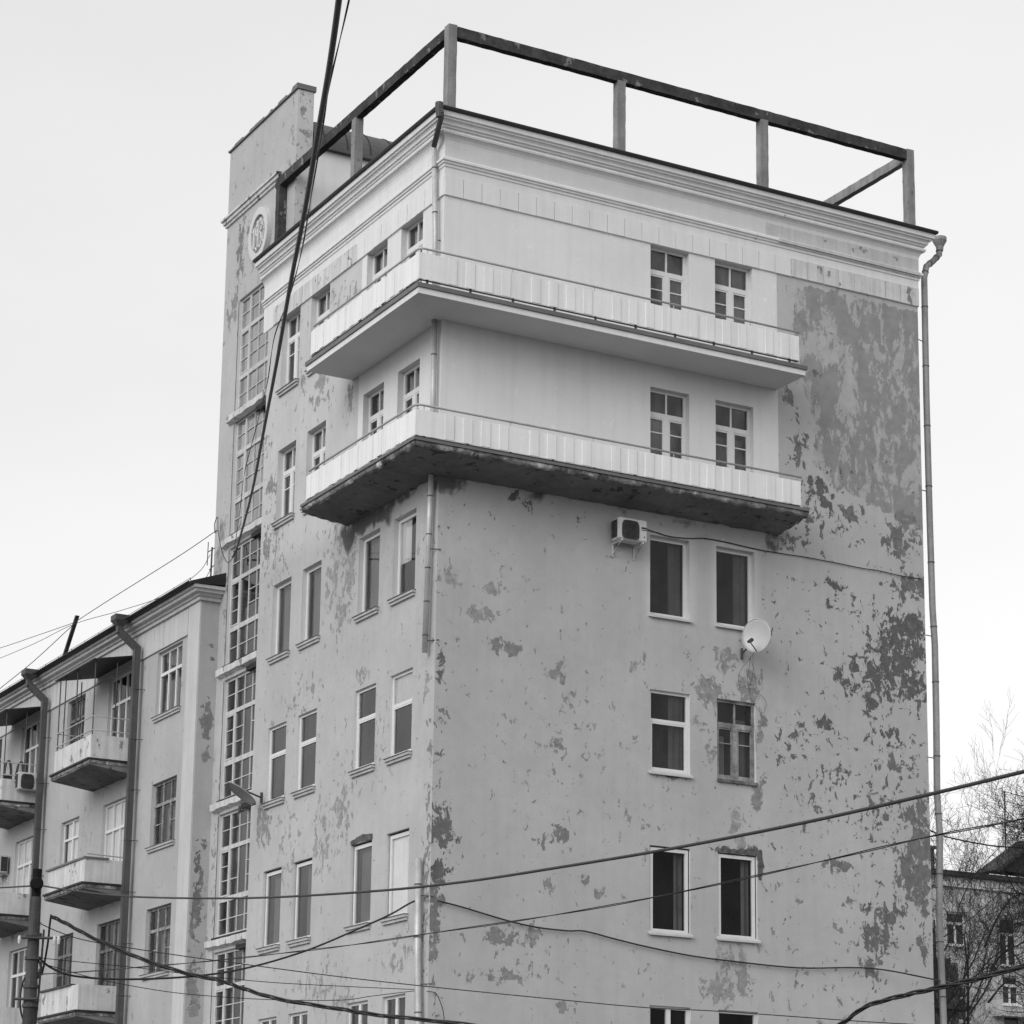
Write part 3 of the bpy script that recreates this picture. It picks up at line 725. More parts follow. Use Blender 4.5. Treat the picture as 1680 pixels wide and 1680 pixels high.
# windows, left facade (four to a floor)
for j, y in enumerate(LX):
    window(BLD, FL, *y, BOT_L[0][j], TOP_L[0], 'casement', 0.17, sill='plaster' if j < 2 else None, curtain=[(0, 1, 0, 1, 'curtain_light')], glass='glass_left')
    window(BLD, FL, *y, BOT_L[1][j], TOP_L[1], 'casement', 0.17, sill='plaster' if j < 2 else None, curtain=[(.1, 1, 0, 1, 'curtain_light')] if j != 2 else [(0, .5, 0, 1, C)], glass='glass_left')
    window(BLD, FL, *y, BOT_L[2][j], TOP_L[2], 'single', 0.14, sill='plaster', border=0.085, curtain=[(0, 1, 0, 1, C)] if j != 3 else [(0, .5, 0, 1, C), (.5, 1, .45, 1, 'curtain_white')], glass='glass_left')
    window(BLD, FL, *y, BOT_L[3][j], TOP_L[3], 'tee', 0.09, sill='plaster', curtain=[(0, .45, .6, 1, 'curtain')] if j < 3 else [(0, 1, .62, 1, 'curtain_white')], glass='glass_left')
    window(BLD, FL, *y, BOT_L[4][j], TOP_L[4], 'single', 0.10, sill='plaster', border=0.075, gap=0.04,
           curtain={0: [(.1, .8, 0, 1, C)], 1: [(0, .7, 0, 1, C)], 2: [(.35, 1, 0, 1, C)], 3: [(0, 1, 0, 1, 'curtain_white')]}[j],
           label='window with a white blind drawn' if j == 3 else None, glass='glass_left' if j < 3 else 'glass_clear')
    window(BLD, FL, *y, BOT_L[5][j], TOP_L[5], 'double' if j > 1 else 'two_tall', 0.10, border=0.06, glass='glass_left')

# raised plaster hoods with broken edges over two low windows
def ragged(F, pts, c, n=5, amp=.02, seed=1):
    r = random.Random(seed); out = []
    for i in range(len(pts)):
        p, q = pts[i], pts[(i+1) % len(pts)]
        for k in range(n):
            t = k/n
            out.append(F(p[0]+(q[0]-p[0])*t+r.uniform(-amp, amp), p[1]+(q[1]-p[1])*t+r.uniform(-amp, amp), c))
    return out
hb = MB(); hb.prism(ragged(FR, [(6.68, 9.665), (7.72, 9.665), (7.72, 9.20), (7.80, 9.12), (7.87, 9.45), (7.82, 9.78), (7.5, 9.80), (7.2, 9.75), (6.85, 9.79)], -.03, 5, .02, 3), (0, -.036, 0))
hb.build('broken_plaster', 'brick', BLD)
hb = MB(); hb.prism(ragged(FL, [(2.66, 9.705), (3.72, 9.705), (3.72, 9.77), (3.2, 9.86), (2.66, 9.80)], -.03, 5, .015, 4), (-.036, 0, 0))
hb.build('broken_plaster', 'brick', BLD, recalc=True)

# ------------------------------------------------------------------ cornice, frieze band, roof
prof_drip = [(0.00, 24.705), (0.36, 24.69), (0.375, 24.66), (0.36, 24.615), (0.31, 24.612)]
prof = [(0.31, 24.61), (0.305, 24.50), (0.265, 24.495), (0.262, 24.455), (0.225, 24.45), (0.20, 24.405), (0.195, 24.365), (0.165, 24.36), (0.15, 24.315), (0.115, 24.31), (0.112, 24.275),
        (0.15, 24.27), (0.162, 24.235), (0.15, 24.20), (0.12, 24.195), (0.075, 24.15), (0.045, 24.09), (0.032, 24.02), (0.030, 23.70),
        (0.085, 23.69), (0.105, 23.66), (0.105, 23.615), (0.075, 23.61), (0.072, 23.565), (0.045, 23.56), (0.040, 23.50), (0.020, 23.49), (0.020, 22.862), (0.0, 22.862)]
def cpath(k): return [(-k, 9.42), (-k, -k), (W+k, -k), (W+k, 8.0)]
mc = MB().sweep(prof, cpath, 4)
n = len(prof)
mc.add([(-k, 9.42, z) for k, z in prof] + [(0, 9.42, 24.61)], [tuple(range(n+1))])
# step where the new paint stops: the far right run of the mouldings is old and chipped
mc.build('cornice', 'trim', BLD, recalc=False)
old = MB()
old.box(FR, 8.36, W+.012, 23.60, 23.672, .02, .109); old.box(FR, 8.36, W+.012, 23.566, 23.599, .02, .078)
old.build('cornice_patch', 'trim_old', BLD)
bd_ = MB(); bd_.box(FR, -.029, 8.05, 23.705, 24.012, .028, .0335); bd_.build('entablature', 'entablature', BLD)
bd_ = MB(); bd_.box(FR, 8.053, W+.029, 23.705, 24.012, .028, .0335); bd_.build('entablature', 'trim_old', BLD)
md = MB().sweep(prof_drip, lambda k: [(-k, 9.42), (-k, -k), (W+k, -k), (W+k, 8.0)], 4)
md.add([(-k, 9.42, z) for k, z in prof_drip], [tuple(range(5))])
md.add([(0, 0, 24.705), (W, 0, 24.705), (W-4, 4, 25.1), (4, 4, 25.1), (0, 9.42, 24.705), (4, 9.42, 25.1), (W, 12.6, 24.705), (W-4, 12.6, 25.1)], [(0, 1, 2, 3), (0, 3, 5, 4), (1, 6, 7, 2), (3, 2, 7, 5)])
md.build('roof', 'roof_metal', BLD, recalc=False)
# slabs of the frieze, a hair apart
fp = MB(); fo_ = MB(); fp2 = MB(); fo3 = MB()
r = random.Random(3)
x = -0.02
edges = [0.42+0.4375*i for i in range(28)]
prev = -0.018
for e in edges + [W+.018]:
    e = min(e, W+.018)
    tgt = fo_ if prev > 8.3 else fp
    tgt.box(FR, prev+.007, e-.007, 22.868+r.uniform(0, .006), 23.30, .019, .038+r.uniform(-.004, .004))
    prev = e
    if e >= W: break
prev = -0.018
for i in range(1, 22):
    e = 0.42*i+r.uniform(-.01, .01)
    (fo3 if prev > 4.2 else fp2).box(FL, prev+.007, e-.007, 22.868, 23.30, .019, .038+r.uniform(-.004, .004))
    prev = e
for q_, mt_ in ((fp, 'trim'), (fp2, 'trim'), (fo_, 'trim_worn'), (fo3, 'trim_worn')): q_.build('frieze', mt_, BLD)

# ------------------------------------------------------------------ wraparound balconies
def rounded_corner(pts, rad, n=6):
    out = [Vector(pts[0])]
    for i in range(1, len(pts)-1):
        p, q, s_ = Vector(pts[i-1]), Vector(pts[i]), Vector(pts[i+1])
        d1, d2 = (p-q).normalized(), (s_-q).normalized()
        a, b = q+d1*rad, q+d2*rad
        for k in range(n+1):
            t = k/n
            out.append(a*(1-t)**2+q*2*t*(1-t)+b*t*t)
    out.append(Vector(pts[-1]))
    return out

def balcony(z_bot, z_fas, z_edge, par0, par1, zr, old, label):
    K, XE, YEB = 1.09, 8.36, 4.33
    poly = lambda k, g=0.0: [(-k, YEB-g), (-k, -k), (XE-g, -k), (XE-g, -.003), (-.003, -.003), (-.003, YEB-g)]
    s_ = MB()
    if not old:
        s_.prism([(x_, y_, z_bot) for x_, y_ in poly(K, .05)], (0, 0, z_fas-z_bot))
        so = s_.build('balcony', 'soffit', BLD)
        f_ = MB()
        f_.box(FL, -K-.012, YEB-.04, z_bot-.004, z_fas+.004, K+.001, K+.012); f_.box(FR, -K, XE-.04, z_bot-.004, z_fas+.004, K+.001, K+.012); 
        f_.box(FR, XE-.049, XE-.038, z_bot-.004, z_fas+.004, .004, K+.001)
        f_.build('fascia', 'trim', so)
    else:
        # sagging, spalled underside
        N = 0.10
        ex = lambda v: 0.0
        V = {}; F_ = []
        def zb(x_, y_):
            out = max(-x_, -y_)/K                     # 0 at the wall, 1 at the rim
            z_ = 16.78+0.15*min(max(out, 0), 1)
            return z_+0.030*(mnoise.noise((x_*3, y_*3, 1))+0.6*mnoise.noise((x_*9, y_*9, 5)))
        def vid(x_, y_):
            k = (round(x_, 3), round(y_, 3))
            if k not in V: V[k] = len(V)
            return V[k]
        xs = [-K+i*N for i in range(int((XE+K)/N)+1)]
        ys = [-K+i*N for i in range(int((YEB+K)/N)+1)]
        for i in range(len(xs)-1):
            for j in range(len(ys)-1):
                xm, ym = (xs[i]+xs[i+1])/2, (ys[j]+ys[j+1])/2
                if xm > 0 and ym > 0: continue
                F_.append((vid(xs[i], ys[j]), vid(xs[i+1], ys[j]), vid(xs[i+1], ys[j+1]), vid(xs[i], ys[j+1])))
        vs = [None]*len(V)
        for (x_, y_), i in V.items(): vs[i] = (x_, y_, zb(x_, y_))
        s_.add(vs, F_)
        so = s_.build('balcony', 'old_slab', BLD, recalc=False)
        e_ = MB()
        # crumbling rim
        rr_ = random.Random(8)
        def rim(p0, p1, nrm):
            p0, p1, nrm = Vector(p0), Vector(p1), Vector(nrm)
            L = (p1-p0).length; m_ = int(L/.06)
            V_ = []
            for i in range(m_+1):
                q = p0+(p1-p0)*i/m_
                o1 = 0.02*mnoise.noise((q.x*4, q.y*4, 9)); o2 = 0.03*mnoise.noise((q.x*7, q.y*7, 3))
                V_ += [q+nrm*0.015+Vector((0, 0, z_fas)), q+nrm*(0.005+o1*.6)+Vector((0, 0, z_fas-.06+o2*.5)), q+nrm*(-.03+o1)+Vector((0, 0, zb(q.x, q.y)-.012+o2*.6)), q+nrm*(-.12)+Vector((0, 0, zb(q.x, q.y)+.01))]
            e_.add(V_, [(4*i+k, 4*i+4+k, 4*i+5+k, 4*i+1+k) for i in range(m_) for k in range(3)])
        rim((-K, YEB, 0), (-K, -K, 0), (-1, 0, 0)); rim((-K, -K, 0), (XE, -K, 0), (0, -1, 0)); rim((XE, -K, 0), (XE, 0, 0), (1, 0, 0)); rim((-K, YEB, 0), (0, YEB, 0), (0, 1, 0))
        e_.build('rim', 'slab_edge', so, recalc=False)
    # floor and flashing
    fl = MB(); fl.prism([(x_, y_, z_fas+.006) for x_, y_ in poly(K+.045)], (0, 0, z_edge-z_fas-.012))
    fl.build('flashing', 'edge_metal', so)
    ft = MB(); ft.prism([(x_, y_, z_edge-.002) for x_, y_ in poly(K-.05)], (0, 0, .03)); ft.build('floor', 'trim', so)
    # ribbed sheet parapet
    p_ = MB()
    def ribs(F, stop, first):
        q = -K+.013 if F is FR else -K
        marks = [first+1.93*g+.41*i for g in range(6) for i in range(4)]
        for m_ in marks:
            if m_ < q+.02 or m_+.2 > stop-.05: continue
            p_.box(F, q, m_, par0, par1, K-.012, K); p_.box(F, m_, m_+.20, par0+.003, par1-.002, K-.012, K+.016)
            q = m_+.20
        p_.box(F, q, stop, par0, par1, K-.012, K)
    ribs(FR, 8.17, -.44)
    ribs(FL, 4.15, -.40)
    p_.box(FR, 8.158, 8.17, par0, par1, .25, K-.012)
    p_.box(FL, 4.138, 4.15, par0, par1, .25, K-.012)
    p_.build('parapet', 'parapet', so)
    lo = MB()                                  # dark bottom rail with feet
    lo.box(FR, -K+.03, 8.15, par0-.03, par0-.004, K-.045, K-.02); lo.box(FL, -K+.03, 4.13, par0-.03, par0-.004, K-.045, K-.02)
    for i in range(10): lo.box(FR, -.9+i*.98, -.86+i*.98, z_edge+.028, par1-.02, K-.06, K-.025)
    for i in range(5): lo.box(FL, -.5+i*1.1, -.46+i*1.1, z_edge+.028, par1-.02, K-.06, K-.025)
    lo.build('parapet_frame', 'steel', so)
    h_ = MB()
    q = K-.02
    h_.tube(rounded_corner([(-q, 4.05, zr), (-q, -q, zr), (8.2, -q, zr)], .13), .024, 8)
    for x_ in (-.9, 1.05, 3.0, 4.95, 6.9, 8.05): h_.tube([(x_, -q-.0, par1-.1), (x_, -q, zr)], .011, 6)
    for y_ in (.9, 2.6, 3.95): h_.tube([(-q, y_, par1-.1), (-q, y_, zr)], .011, 6)
    h_.tube([(8.15, -q, zr-.01), (8.0, -q, zr-.09)], .012, 6)
    h_.build('handrail', 'rail', so, smooth=True)
    so['label'] = label
    return so
balcony(20.115, 20.232, 20.335, 20.43, 20.985, 21.085, False, 'upper wraparound balcony with smooth painted underside')
balcony(16.93, 17.03, 17.10, 17.15, 17.685, 17.79, True, 'lower wraparound balcony with dark crumbling underside')

# ------------------------------------------------------------------ downpipes
def downpipe(parent, pts, r, mat, hopper=None, collars=0.9, brackets=(), label=None):
    m_ = MB()
    P = [Vector(p) for p in pts]
    m_.tube(P, r, 12)
    po = None
    c_ = MB()
    for i in range(len(P)-1):
        L = (P[i+1]-P[i]).length
        k = max(1, int(L/collars))
        for j in range(k):
            q = P[i]+(P[i+1]-P[i])*((j+.5)/k)
            d = (P[i+1]-P[i]).normalized()
            c_.tube([q-d*.013, q+d*.013], r*1.10, 12)
    po = m_.build('downpipe', mat, parent, smooth=False)
    for f in po.data.polygons:
        f.use_smooth = len(f.vertices) == 4
    c_.build('collar', 'collar', po)
    if hopper:
        h_ = MB()
        top, w_ = hopper
        t = Vector(top)
        h_.tube([t+Vector((0, 0, -.02)), t+Vector((0, 0, -.10)), t+Vector((0, 0, -.24)), t+Vector((0, 0, -.34))], [w_, w_, r*1.25, r*1.1], 12)
        h_.build('hopper', mat, po)
    if brackets:
        b_ = MB()
        for a, b in brackets: b_.tube([a, b], .011, 6)
        b_.build('bracket', 'steel', po)
    if label: po['label'] = label
    return po
# corner pipe in two lengths between cornice and balconies
downpipe(BLD, [(-.36, -.45, 24.52), (-.33, -.43, 24.38), (-.15, .24, 24.02)], .058, 'pipe_dark', ((-.38, -.42, 24.69), .085), 3.0, label='dark bent pipe head at the corner under the cornice')
downpipe(BLD, [(-.14, .26, 24.03), (-.12, .15, 22.0), (-.12, .12, 20.34)], .055, 'pipe', None, .85, [((-.12, .14, 21.9), (.0, .14, 21.9))])
downpipe(BLD, [(-.12, .10, 20.12), (-.12, .08, 17.10)], .058, 'pipe', None, 1.1)
downpipe(BLD, [(-.12, .10, 16.80), (-.12, .14, 15.9), (-.12, .22, 13.12)], .058, 'pipe', None, .62, [((-.12, .14, 15.25), (.06, -.05, 15.22)), ((-.12, .21, 13.35), (.06, -.04, 13.35))])
downpipe(BLD, [(-.12, .31, 8.98), (-.12, .24, 6.9), (-.12, .10, 5.0), (-.12, .08, .4)], .070, 'pipe', None, 1.0, [((-.12, .28, 8.25), (.05, -.05, 8.2)), ((-.12, .2, 6.5), (.05, -.05, 6.5))])
# far right pipe standing off the corner
XP = W+.36
downpipe(BLD, [(13.11, .15, 24.55), (13.10, .15, 24.38), (12.92, .15, 24.18), (12.71, .15, 24.0), (12.64, .15, 23.7), (12.62, .15, 20.8), (12.63, .15, 17.9), (12.65, .15, 15.75), (12.69, .15, 14.9), (12.68, .15, 13.2), (12.65, .15, 11.5), (12.70, .15, 10.6), (12.63, .15, 8.8), (12.68, .15, 6.4), (12.68, .15, .3)], .075, 'pipe_old', ((13.12, .15, 24.82), .17), 1.15,
         [((12.63, .15, 22.1), (W, .12, 22.15)), ((12.63, .15, 18.5), (W, .12, 18.5)), ((12.66, .15, 15.1), (W, .12, 15.1)), ((12.66, .15, 12.3), (W, .12, 12.3)), ((12.66, .15, 9.4), (W, .12, 9.4))], label='grey downpipe at the far right corner')

# ------------------------------------------------------------------ open frame on the roof
def rough_bar(mb, p0, p1, wx, wz, seed, n=24, amp=.007, up=(0, 0, 1)):
    p0, p1 = Vector(p0), Vector(p1)
    d = (p1-p0).normalized(); u_ = Vector(up); s_ = d.cross(u_).normalized(); u_ = s_.cross(d)
    V = []
    for i in range(n+1):
        q = p0+(p1-p0)*i/n
        for k, (a, b) in enumerate(((-1, -1), (1, -1), (1, 1), (-1, 1))):
            V.append(q+s_*(a*wx/2)+u_*(b*wz/2)+Vector((amp*mnoise.noise((q.x*9+k, q.y*9+seed, q.z*9)), amp*mnoise.noise((q.x*5+k+20, q.y*5+seed, q.z*5)), amp*1.5*mnoise.noise((q.x*5+k+40, q.y*5+seed, q.z*5)))))
    F = [(4*i+k, 4*i+(k+1) % 4, 4*i+4+(k+1) % 4, 4*i+4+k) for i in range(n) for k in range(4)] + [(3, 2, 1, 0), (4*n, 4*n+1, 4*n+2, 4*n+3)]
    mb.add(V, F)
b_ = MB(); rough_bar(b_, (.26, .14, 26.65), (12.13, .14, 26.65), .17, .25, 1, 80); b_.build('roof_beam', 'beam', BLD)
b_ = MB(); rough_bar(b_, (.14, .26, 26.65), (.14, 9.2, 26.65), .17, .24, 2, 60); b_.build('roof_beam', 'beam', BLD)
b_ = MB(); rough_bar(b_, (12.24, .26, 26.62), (12.24, 9.2, 26.62), .16, .22, 3, 60); b_.build('roof_beam', 'post', BLD)
b_ = MB(); rough_bar(b_, (.24, 8.98, 26.62), (1.4, 8.98, 26.62), .16, .22, 4, 10); b_.build('roof_beam', 'beam', BLD)
for i, (x_, y_) in enumerate(((.14, .14), (4.32, .14), (8.10, .14), (12.24, .14), (.14, 4.72), (.14, 9.0))):
    b_ = MB(); rough_bar(b_, (x_, y_, 24.70), (x_, y_, 26.79 if i in (0, 3) else 26.54), .20, .20, 10+i, 14, .008, up=(0, 1, 0))
    b_.build('roof_post', 'post' if i != 5 else 'beam', BLD)

# ------------------------------------------------------------------ stair tower
SG = [21.52, 18.33, 15.07, 11.77, 8.48, 5.19]
Y0, Y1 = 9.60, 11.70
holes_t = [(Y0, Y1, s_+.08, s_+3.02, .15) for s_ in SG]
def field_tower(A, B):
    peel, tone = blob_field(A, B, PEEL_TOWER)
    return dict(peel=np.maximum(peel, .09), tone=tone)
tw = Wall()
tw.sheet(FT, 8.44, 12.70, 0, 28.90, holes_t, .12, field_tower)
tw.sheet(Frame((0, 8.44, 0), (1, 0, 0), (0, -1, 0)), .25, .67, 24.6, 28.90, (), .12, lambda A, B: dict(peel=np.full(A.shape, .3), tone=np.full(A.shape, .2), fresh_or_lit=np.full(A.shape, .35)))
tw.quad([(.25, 12.70, 0), (5, 12.70, 0), (5, 12.70, 27.5), (.25, 12.70, 27.5)])
tw.quad([(.25, 12.70, 27.5), (.67, 12.70, 27.5), (.67, 12.70, 28.9), (.25, 12.70, 28.9)])
tw.quad([(.67, 8.44, 24.6), (.67, 12.70, 24.6), (.67, 12.70, 28.9), (.67, 8.44, 28.9)])
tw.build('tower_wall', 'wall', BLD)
ti = MB(); ti.box(WORLD, 1.9, 4.5, 0, 26, 9.3, 12.6)
for s_ in SG: ti.box(WORLD, .42, 1.88, s_-.10, s_+.03, 9.25, 12.6)
ti.build('stairwell', 'inside', BLD)
# chipped coping
cp = MB()
rr2 = random.Random(4)
n_ = 90
V = []
for i in range(n_+1):
    y_ = 8.40+(12.74-8.40)*i/n_
    t_ = 28.955+(.025 if mnoise.noise((y_*2.2, 3, 1)) > -.05 else -.02)+.02*mnoise.noise((y_*6, 1, 1))+(.05 if y_ < 8.75 else 0)
    V += [(.20, y_, 28.90), (.20, y_, t_), (.71, y_, t_), (.71, y_, 28.90)]
cp.add(V, [(4*i+k, 4*i+(k+1) % 4, 4*i+4+(k+1) % 4, 4*i+4+k) for i in range(n_) for k in range(4)] + [(3, 2, 1, 0), (4*n_, 4*n_+1, 4*n_+2, 4*n_+3)])
cp.build('coping', 'edge_metal', BLD)
bt = MB()
bt.sweep([(.003, 27.06), (.14, 27.05), (.14, 26.99), (.10, 26.985), (.09, 26.90), (.05, 26.89), (.045, 26.83), (.003, 26.82)], lambda k: [(.25-k, 9.28), (.25-k, 12.70+k), (.9, 12.70+k)], 3)
bt.build('tower_band', 'trim_worn', BLD, recalc=False)
# stair windows: one tall glazed panel a floor
def stair_window(s_, seed):
    r_ = random.Random(seed)
    m_, p_ = MB(), MB()
    d = .10
    def bar(y0, y1, z0, z1, e=0.0): m_.box(FT, y0, y1, s_+z0, s_+z1, -d-.03-e, -d+.03+e)
    bar(Y1-.06, Y1, .08, 3.02); bar(Y0, Y0+.05, .08, 3.02)
    ys = [(11.64, 11.14), (11.06, 10.60), (10.56, 10.13), (10.09, 9.65)]
    bar(11.06, 11.14, .14, 2.96, .006)
    bar(10.565, 10.595, .14, 2.96, -.004); bar(10.095, 10.125, .14, 2.96, -.004)
    for z0, z1 in ((.08, .14), (.90, 1.02), (2.13, 2.23), (2.96, 3.02)): bar(Y0+.05, Y1-.06, z0, z1, .003)
    for k, (a, b) in enumerate(ys):
        bar(b, a, .48, .502, -.008); bar(b, a, 2.61, 2.632, -.008)
        if k == 0:
            for y0, y1 in ((b, b+.035), (a-.035, a)): bar(y0, y1, 1.03, 2.12, .008)
            bar(b+.035, a-.035, 1.03, 1.065, .008); bar(b+.035, a-.035, 2.085, 2.12, .008)
        skip = {2: 1.0 if seed in (3, 4) else .3, 1: .25, 3: .1, 0: 0}[k]
        for zz in (1.41, 1.75):
            if r_.random() >= skip: bar(b, a, zz-.011, zz+.011, -.008)
    p_.quad(FT, Y0+.03, Y1-.03, s_+.1, s_+3.0, -d)
    o = m_.build('stair_window', 'stair_frame', BLD)
    p_.build('pane', 'glass_sky_film' if s_ > 17 else 'glass_left', o, recalc=False)
    l_ = MB()
    n_ = 26; V = []
    for i in range(n_+1):
        y_ = 9.45+(12.0-9.45)*i/n_
        o1, o2, o3 = [.022*mnoise.noise((y_*3.5, s_*7, k)) for k in (1, 2, 3)]
        V += [FT(y_, s_+.02, .003), FT(y_, s_+.0+o3*.3, .13+o1), FT(y_, s_-.15+o2*1.6, .12+o1), FT(y_, s_-.20+o2, .003)]
    l_.add(V, [(4*i+k, 4*i+4+k, 4*i+4+(k+1) % 4, 4*i+(k+1) % 4) for i in range(n_) for k in range(4)] + [(0, 1, 2, 3), (4*n_+3, 4*n_+2, 4*n_+1, 4*n_)])
    l_.build('ledge', 'trim_worn', o)
    k_ = MB(); k_.box(FT, Y0-.05, Y1+.05, s_+.024, s_+.07, -.05, .06); k_.box(FT, Y0, 10.25, s_-.33, s_-.22, -.06, .05)
    k_.box(FT, Y1+.003, Y1+.03, s_+.08, s_+3.0, -.02, .004)
    k_.build('dark_joint', 'gap', o)
for i, s_ in enumerate(SG): stair_window(s_, i)
# date medallion
md_ = MB()
cy_, cz_ = 10.36, 25.80
def disc(r0, r1, c0, c1, n=48):
    V = []
    for i in range(n):
        a = 2*math.pi*i/n
        ca, sa = math.cos(a), math.sin(a)
        V += [FT(cy_+r0*ca*.86, cz_+r0*sa, c1), FT(cy_+r1*ca*.86, cz_+r1*sa, c1), FT(cy_+r1*ca*.86, cz_+r1*sa, c0), FT(cy_+r0*ca*.86, cz_+r0*sa, c0)]
    return V, [(4*i+k, 4*i+(k+1) % 4, (4*i+4) % (4*n)+(k+1) % 4, (4*i+4) % (4*n)+k) for i in range(n) for k in range(4)]
md_.add(*disc(.50, .69, .003, .13))
mo = md_.build('medallion', 'entablature', BLD)
mo['label'] = 'round plaster medallion with the date 1932'
bd = MB(); bd.add([FT(cy_+.505*.86*math.cos(2*math.pi*i/48), cz_+.505*math.sin(2*math.pi*i/48), .075) for i in range(48)], [tuple(range(48))]); bd.build('field', 'post', mo, recalc=False)
dg = MB()
DIG = {'1': [[(0, .78), (.5, 1), (.5, 0)]],
       '9': [[(.95, .62), (.85, .52), (.5, .46), (.12, .54), (.05, .74), (.15, .93), (.5, 1), (.85, .93), (.95, .74), (.95, .30), (.8, .07), (.45, 0), (.1, .08)]],
       '3': [[(.08, .92), (.45, 1), (.85, .92), (.93, .76), (.8, .60), (.45, .54), (.85, .46), (.95, .25), (.82, .07), (.45, 0), (.06, .08)]],
       '2': [[(.06, .78), (.18, .95), (.5, 1), (.85, .93), (.94, .74), (.8, .52), (.3, .22), (.08, 0), (.95, 0)]]}
for i, ch in enumerate('1932'):
    yc = cy_+(.30, .10, -.10, -.30)[i]
    hh = .46*math.sqrt(max(.05, 1-(abs(yc-cy_)/.42)**2))*.80+.02
    for st in DIG[ch]:
        pts = [(yc+.062-.124*px_, cz_-hh+2*hh*pz) for px_, pz in st]
        for (ya, za), (yb, zb_) in zip(pts[:-1], pts[1:]):
            dv = Vector((yb-ya, zb_-za)); L = dv.length
            if L < 1e-4: continue
            nx = Vector((-dv.y, dv.x)).normalized()*.017; dv = dv.normalized()*.012
            q = [(ya-dv.x+nx.x, za-dv.y+nx.y), (yb+dv.x+nx.x, zb_+dv.y+nx.y), (yb+dv.x-nx.x, zb_+dv.y-nx.y), (ya-dv.x-nx.x, za-dv.y-nx.y)]
            dg.prism([FT(y_, z_, .077) for y_, z_ in q], FT.n*(.04+.001*len(dg.f) % .006))
dg.build('numeral', 'trim', mo)

# ------------------------------------------------------------------ penthouse with curved dark roof
ph = MB(); ph.box(WORLD, .68, 6.5, 24.72, 27.50, 8.46, 12.6); po_ = ph.build('penthouse', 'trim', BLD)
br = MB()
pro = [(8.32, 27.46), (8.32, 27.56)] + [(8.36+1.5*(1-math.cos(a)), 27.58+1.0*math.sin(a)) for a in [R_(90)*i/10 for i in range(11)]] + [(12.6, 28.58), (12.6, 27.46)]
br.prism([(.69, y_, z_) for y_, z_ in pro], (5.9, 0, 0))
bo = br.build('curved_roof', 'barrel', po_)
sm_ = MB()
for i in range(9):
    x_ = .95+i*.62
    sm_.tube([(x_, y_-.006, z_+.006) for y_, z_ in pro[1:-1]], .014, 5)
# seams lie on the roof sheet
sm_.build('roof_seam', 'roof_metal', po_)

# ------------------------------------------------------------------ residential wing on the left
WNG = thing('residential_wing', 'lower pale apartment wing with small balconies and dark downpipes left of the stair tower', 'building', (-.22, 12.2, 0))
YW0, YW1, ZW = 12.2, 46.0, 17.0
WT = [16.08, 12.70, 9.56, 6.3]
WB = [14.40, 11.09, 7.93, 4.7]
holes_w = []
wl_ = []
for f in range(4):
    for y0, y1, st in ((13.36, 15.05, 'three'), (16.92, 18.62, 'door'), (20.48, 21.95, 'two'), (24.28, 25.98, 'door'), (27.85, 29.3, 'two'), (31.6, 33.3, 'door'), (35.2, 36.7, 'two')):
        b = WB[f]-(.85 if st == 'door' else 0)
        holes_w.append((y0, y1, b, WT[f], .2)); wl_.append((y0, y1, b, WT[f], st, f))
def field_wing(A, B):
    peel, tone = blob_field(A, B, [(20.0, 12, .5, 2, .3, .3), (23, 8, 1, 1, .35, .3)])
    fresh_or_lit = (A < 12.97).astype(float)*1.0
    fresh_or_lit = np.where(B > 16.15, .75, fresh_or_lit)
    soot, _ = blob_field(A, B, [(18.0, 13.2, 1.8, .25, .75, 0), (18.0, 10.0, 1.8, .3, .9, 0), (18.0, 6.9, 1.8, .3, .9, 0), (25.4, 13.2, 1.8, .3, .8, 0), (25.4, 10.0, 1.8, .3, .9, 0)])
    return dict(peel=np.maximum(peel, .08), tone=tone, fresh_or_lit=fresh_or_lit, soot=soot*.55)
def field_side(A, B):
    peel, tone = blob_field(A, B, PEEL_SIDE)
    return dict(peel=peel, tone=tone)
ww = Wall()
ww.sheet(FW, YW0, YW1, 0, ZW, holes_w, .16, field_wing, cuts_a=(12.96, 12.98), cuts_b=(16.14, 16.16), reveal_fresh=.4)
ww.sheet(FS, -.22, .25, 0, ZW, (), .05, field_side)
ww.quad([(-.22, YW1, 0), (9, YW1, 0), (9, YW1, ZW), (-.22, YW1, ZW)])
ww.quad([(9, 12.75, 0), (9, YW1, 0), (9, YW1, ZW), (9, 12.75, ZW)])
ww.build('wall', 'wing_wall', WNG)
wi = MB(); wi.box(WORLD, 1.2, 8.5, 0, 17, 13.0, 45.5)
for z in (16.8, 13.5, 10.3, 7.0, 3.9): wi.add([(0, 12.3, z), (1.2, 12.3, z), (1.2, 45, z), (0, 45, z)], [(0, 1, 2, 3)])
wi.build('room_wall', 'inside', WNG, recalc=False)
for y0, y1, b, t, st, f in wl_:
    if st == 'three':
        if f == 0: window(WNG, FW, y0, y1, b, t, 'three', .12, sill='plaster', curtain=[(0, 1, 0, 1, 'curtain')])
        else: window(WNG, FW, y0, y1, b, t, 'three_old', .12, frame='frame_old', sill='plaster', curtain=[(0, .7, 0, .6, 'curtain')], label='old three-light window with weathered wooden frame')
    elif st == 'door':
        window(WNG, FW, y0, y1, b, t, 'door', .12, frame='frame' if (f in (0, 1) or y0 > 22) else 'frame_dark', curtain=[(.0, 1, .0, 1, 'curtain_white')] if f == 1 else ([(0, .5, 0, 1, 'curtain_dark')] if f == 0 else [(0, .7, 0, 1, 'curtain')]))
    else:
        window(WNG, FW, y0, y1, b, t, 'two_tall' if f == 1 else 'three_old', .12, frame='frame' if f == 1 else 'frame_dark', sill=None, curtain=[(0.05, .9, 0, 1, 'curtain_white')] if f == 1 else [(0, 1, .35, 1, 'curtain')])
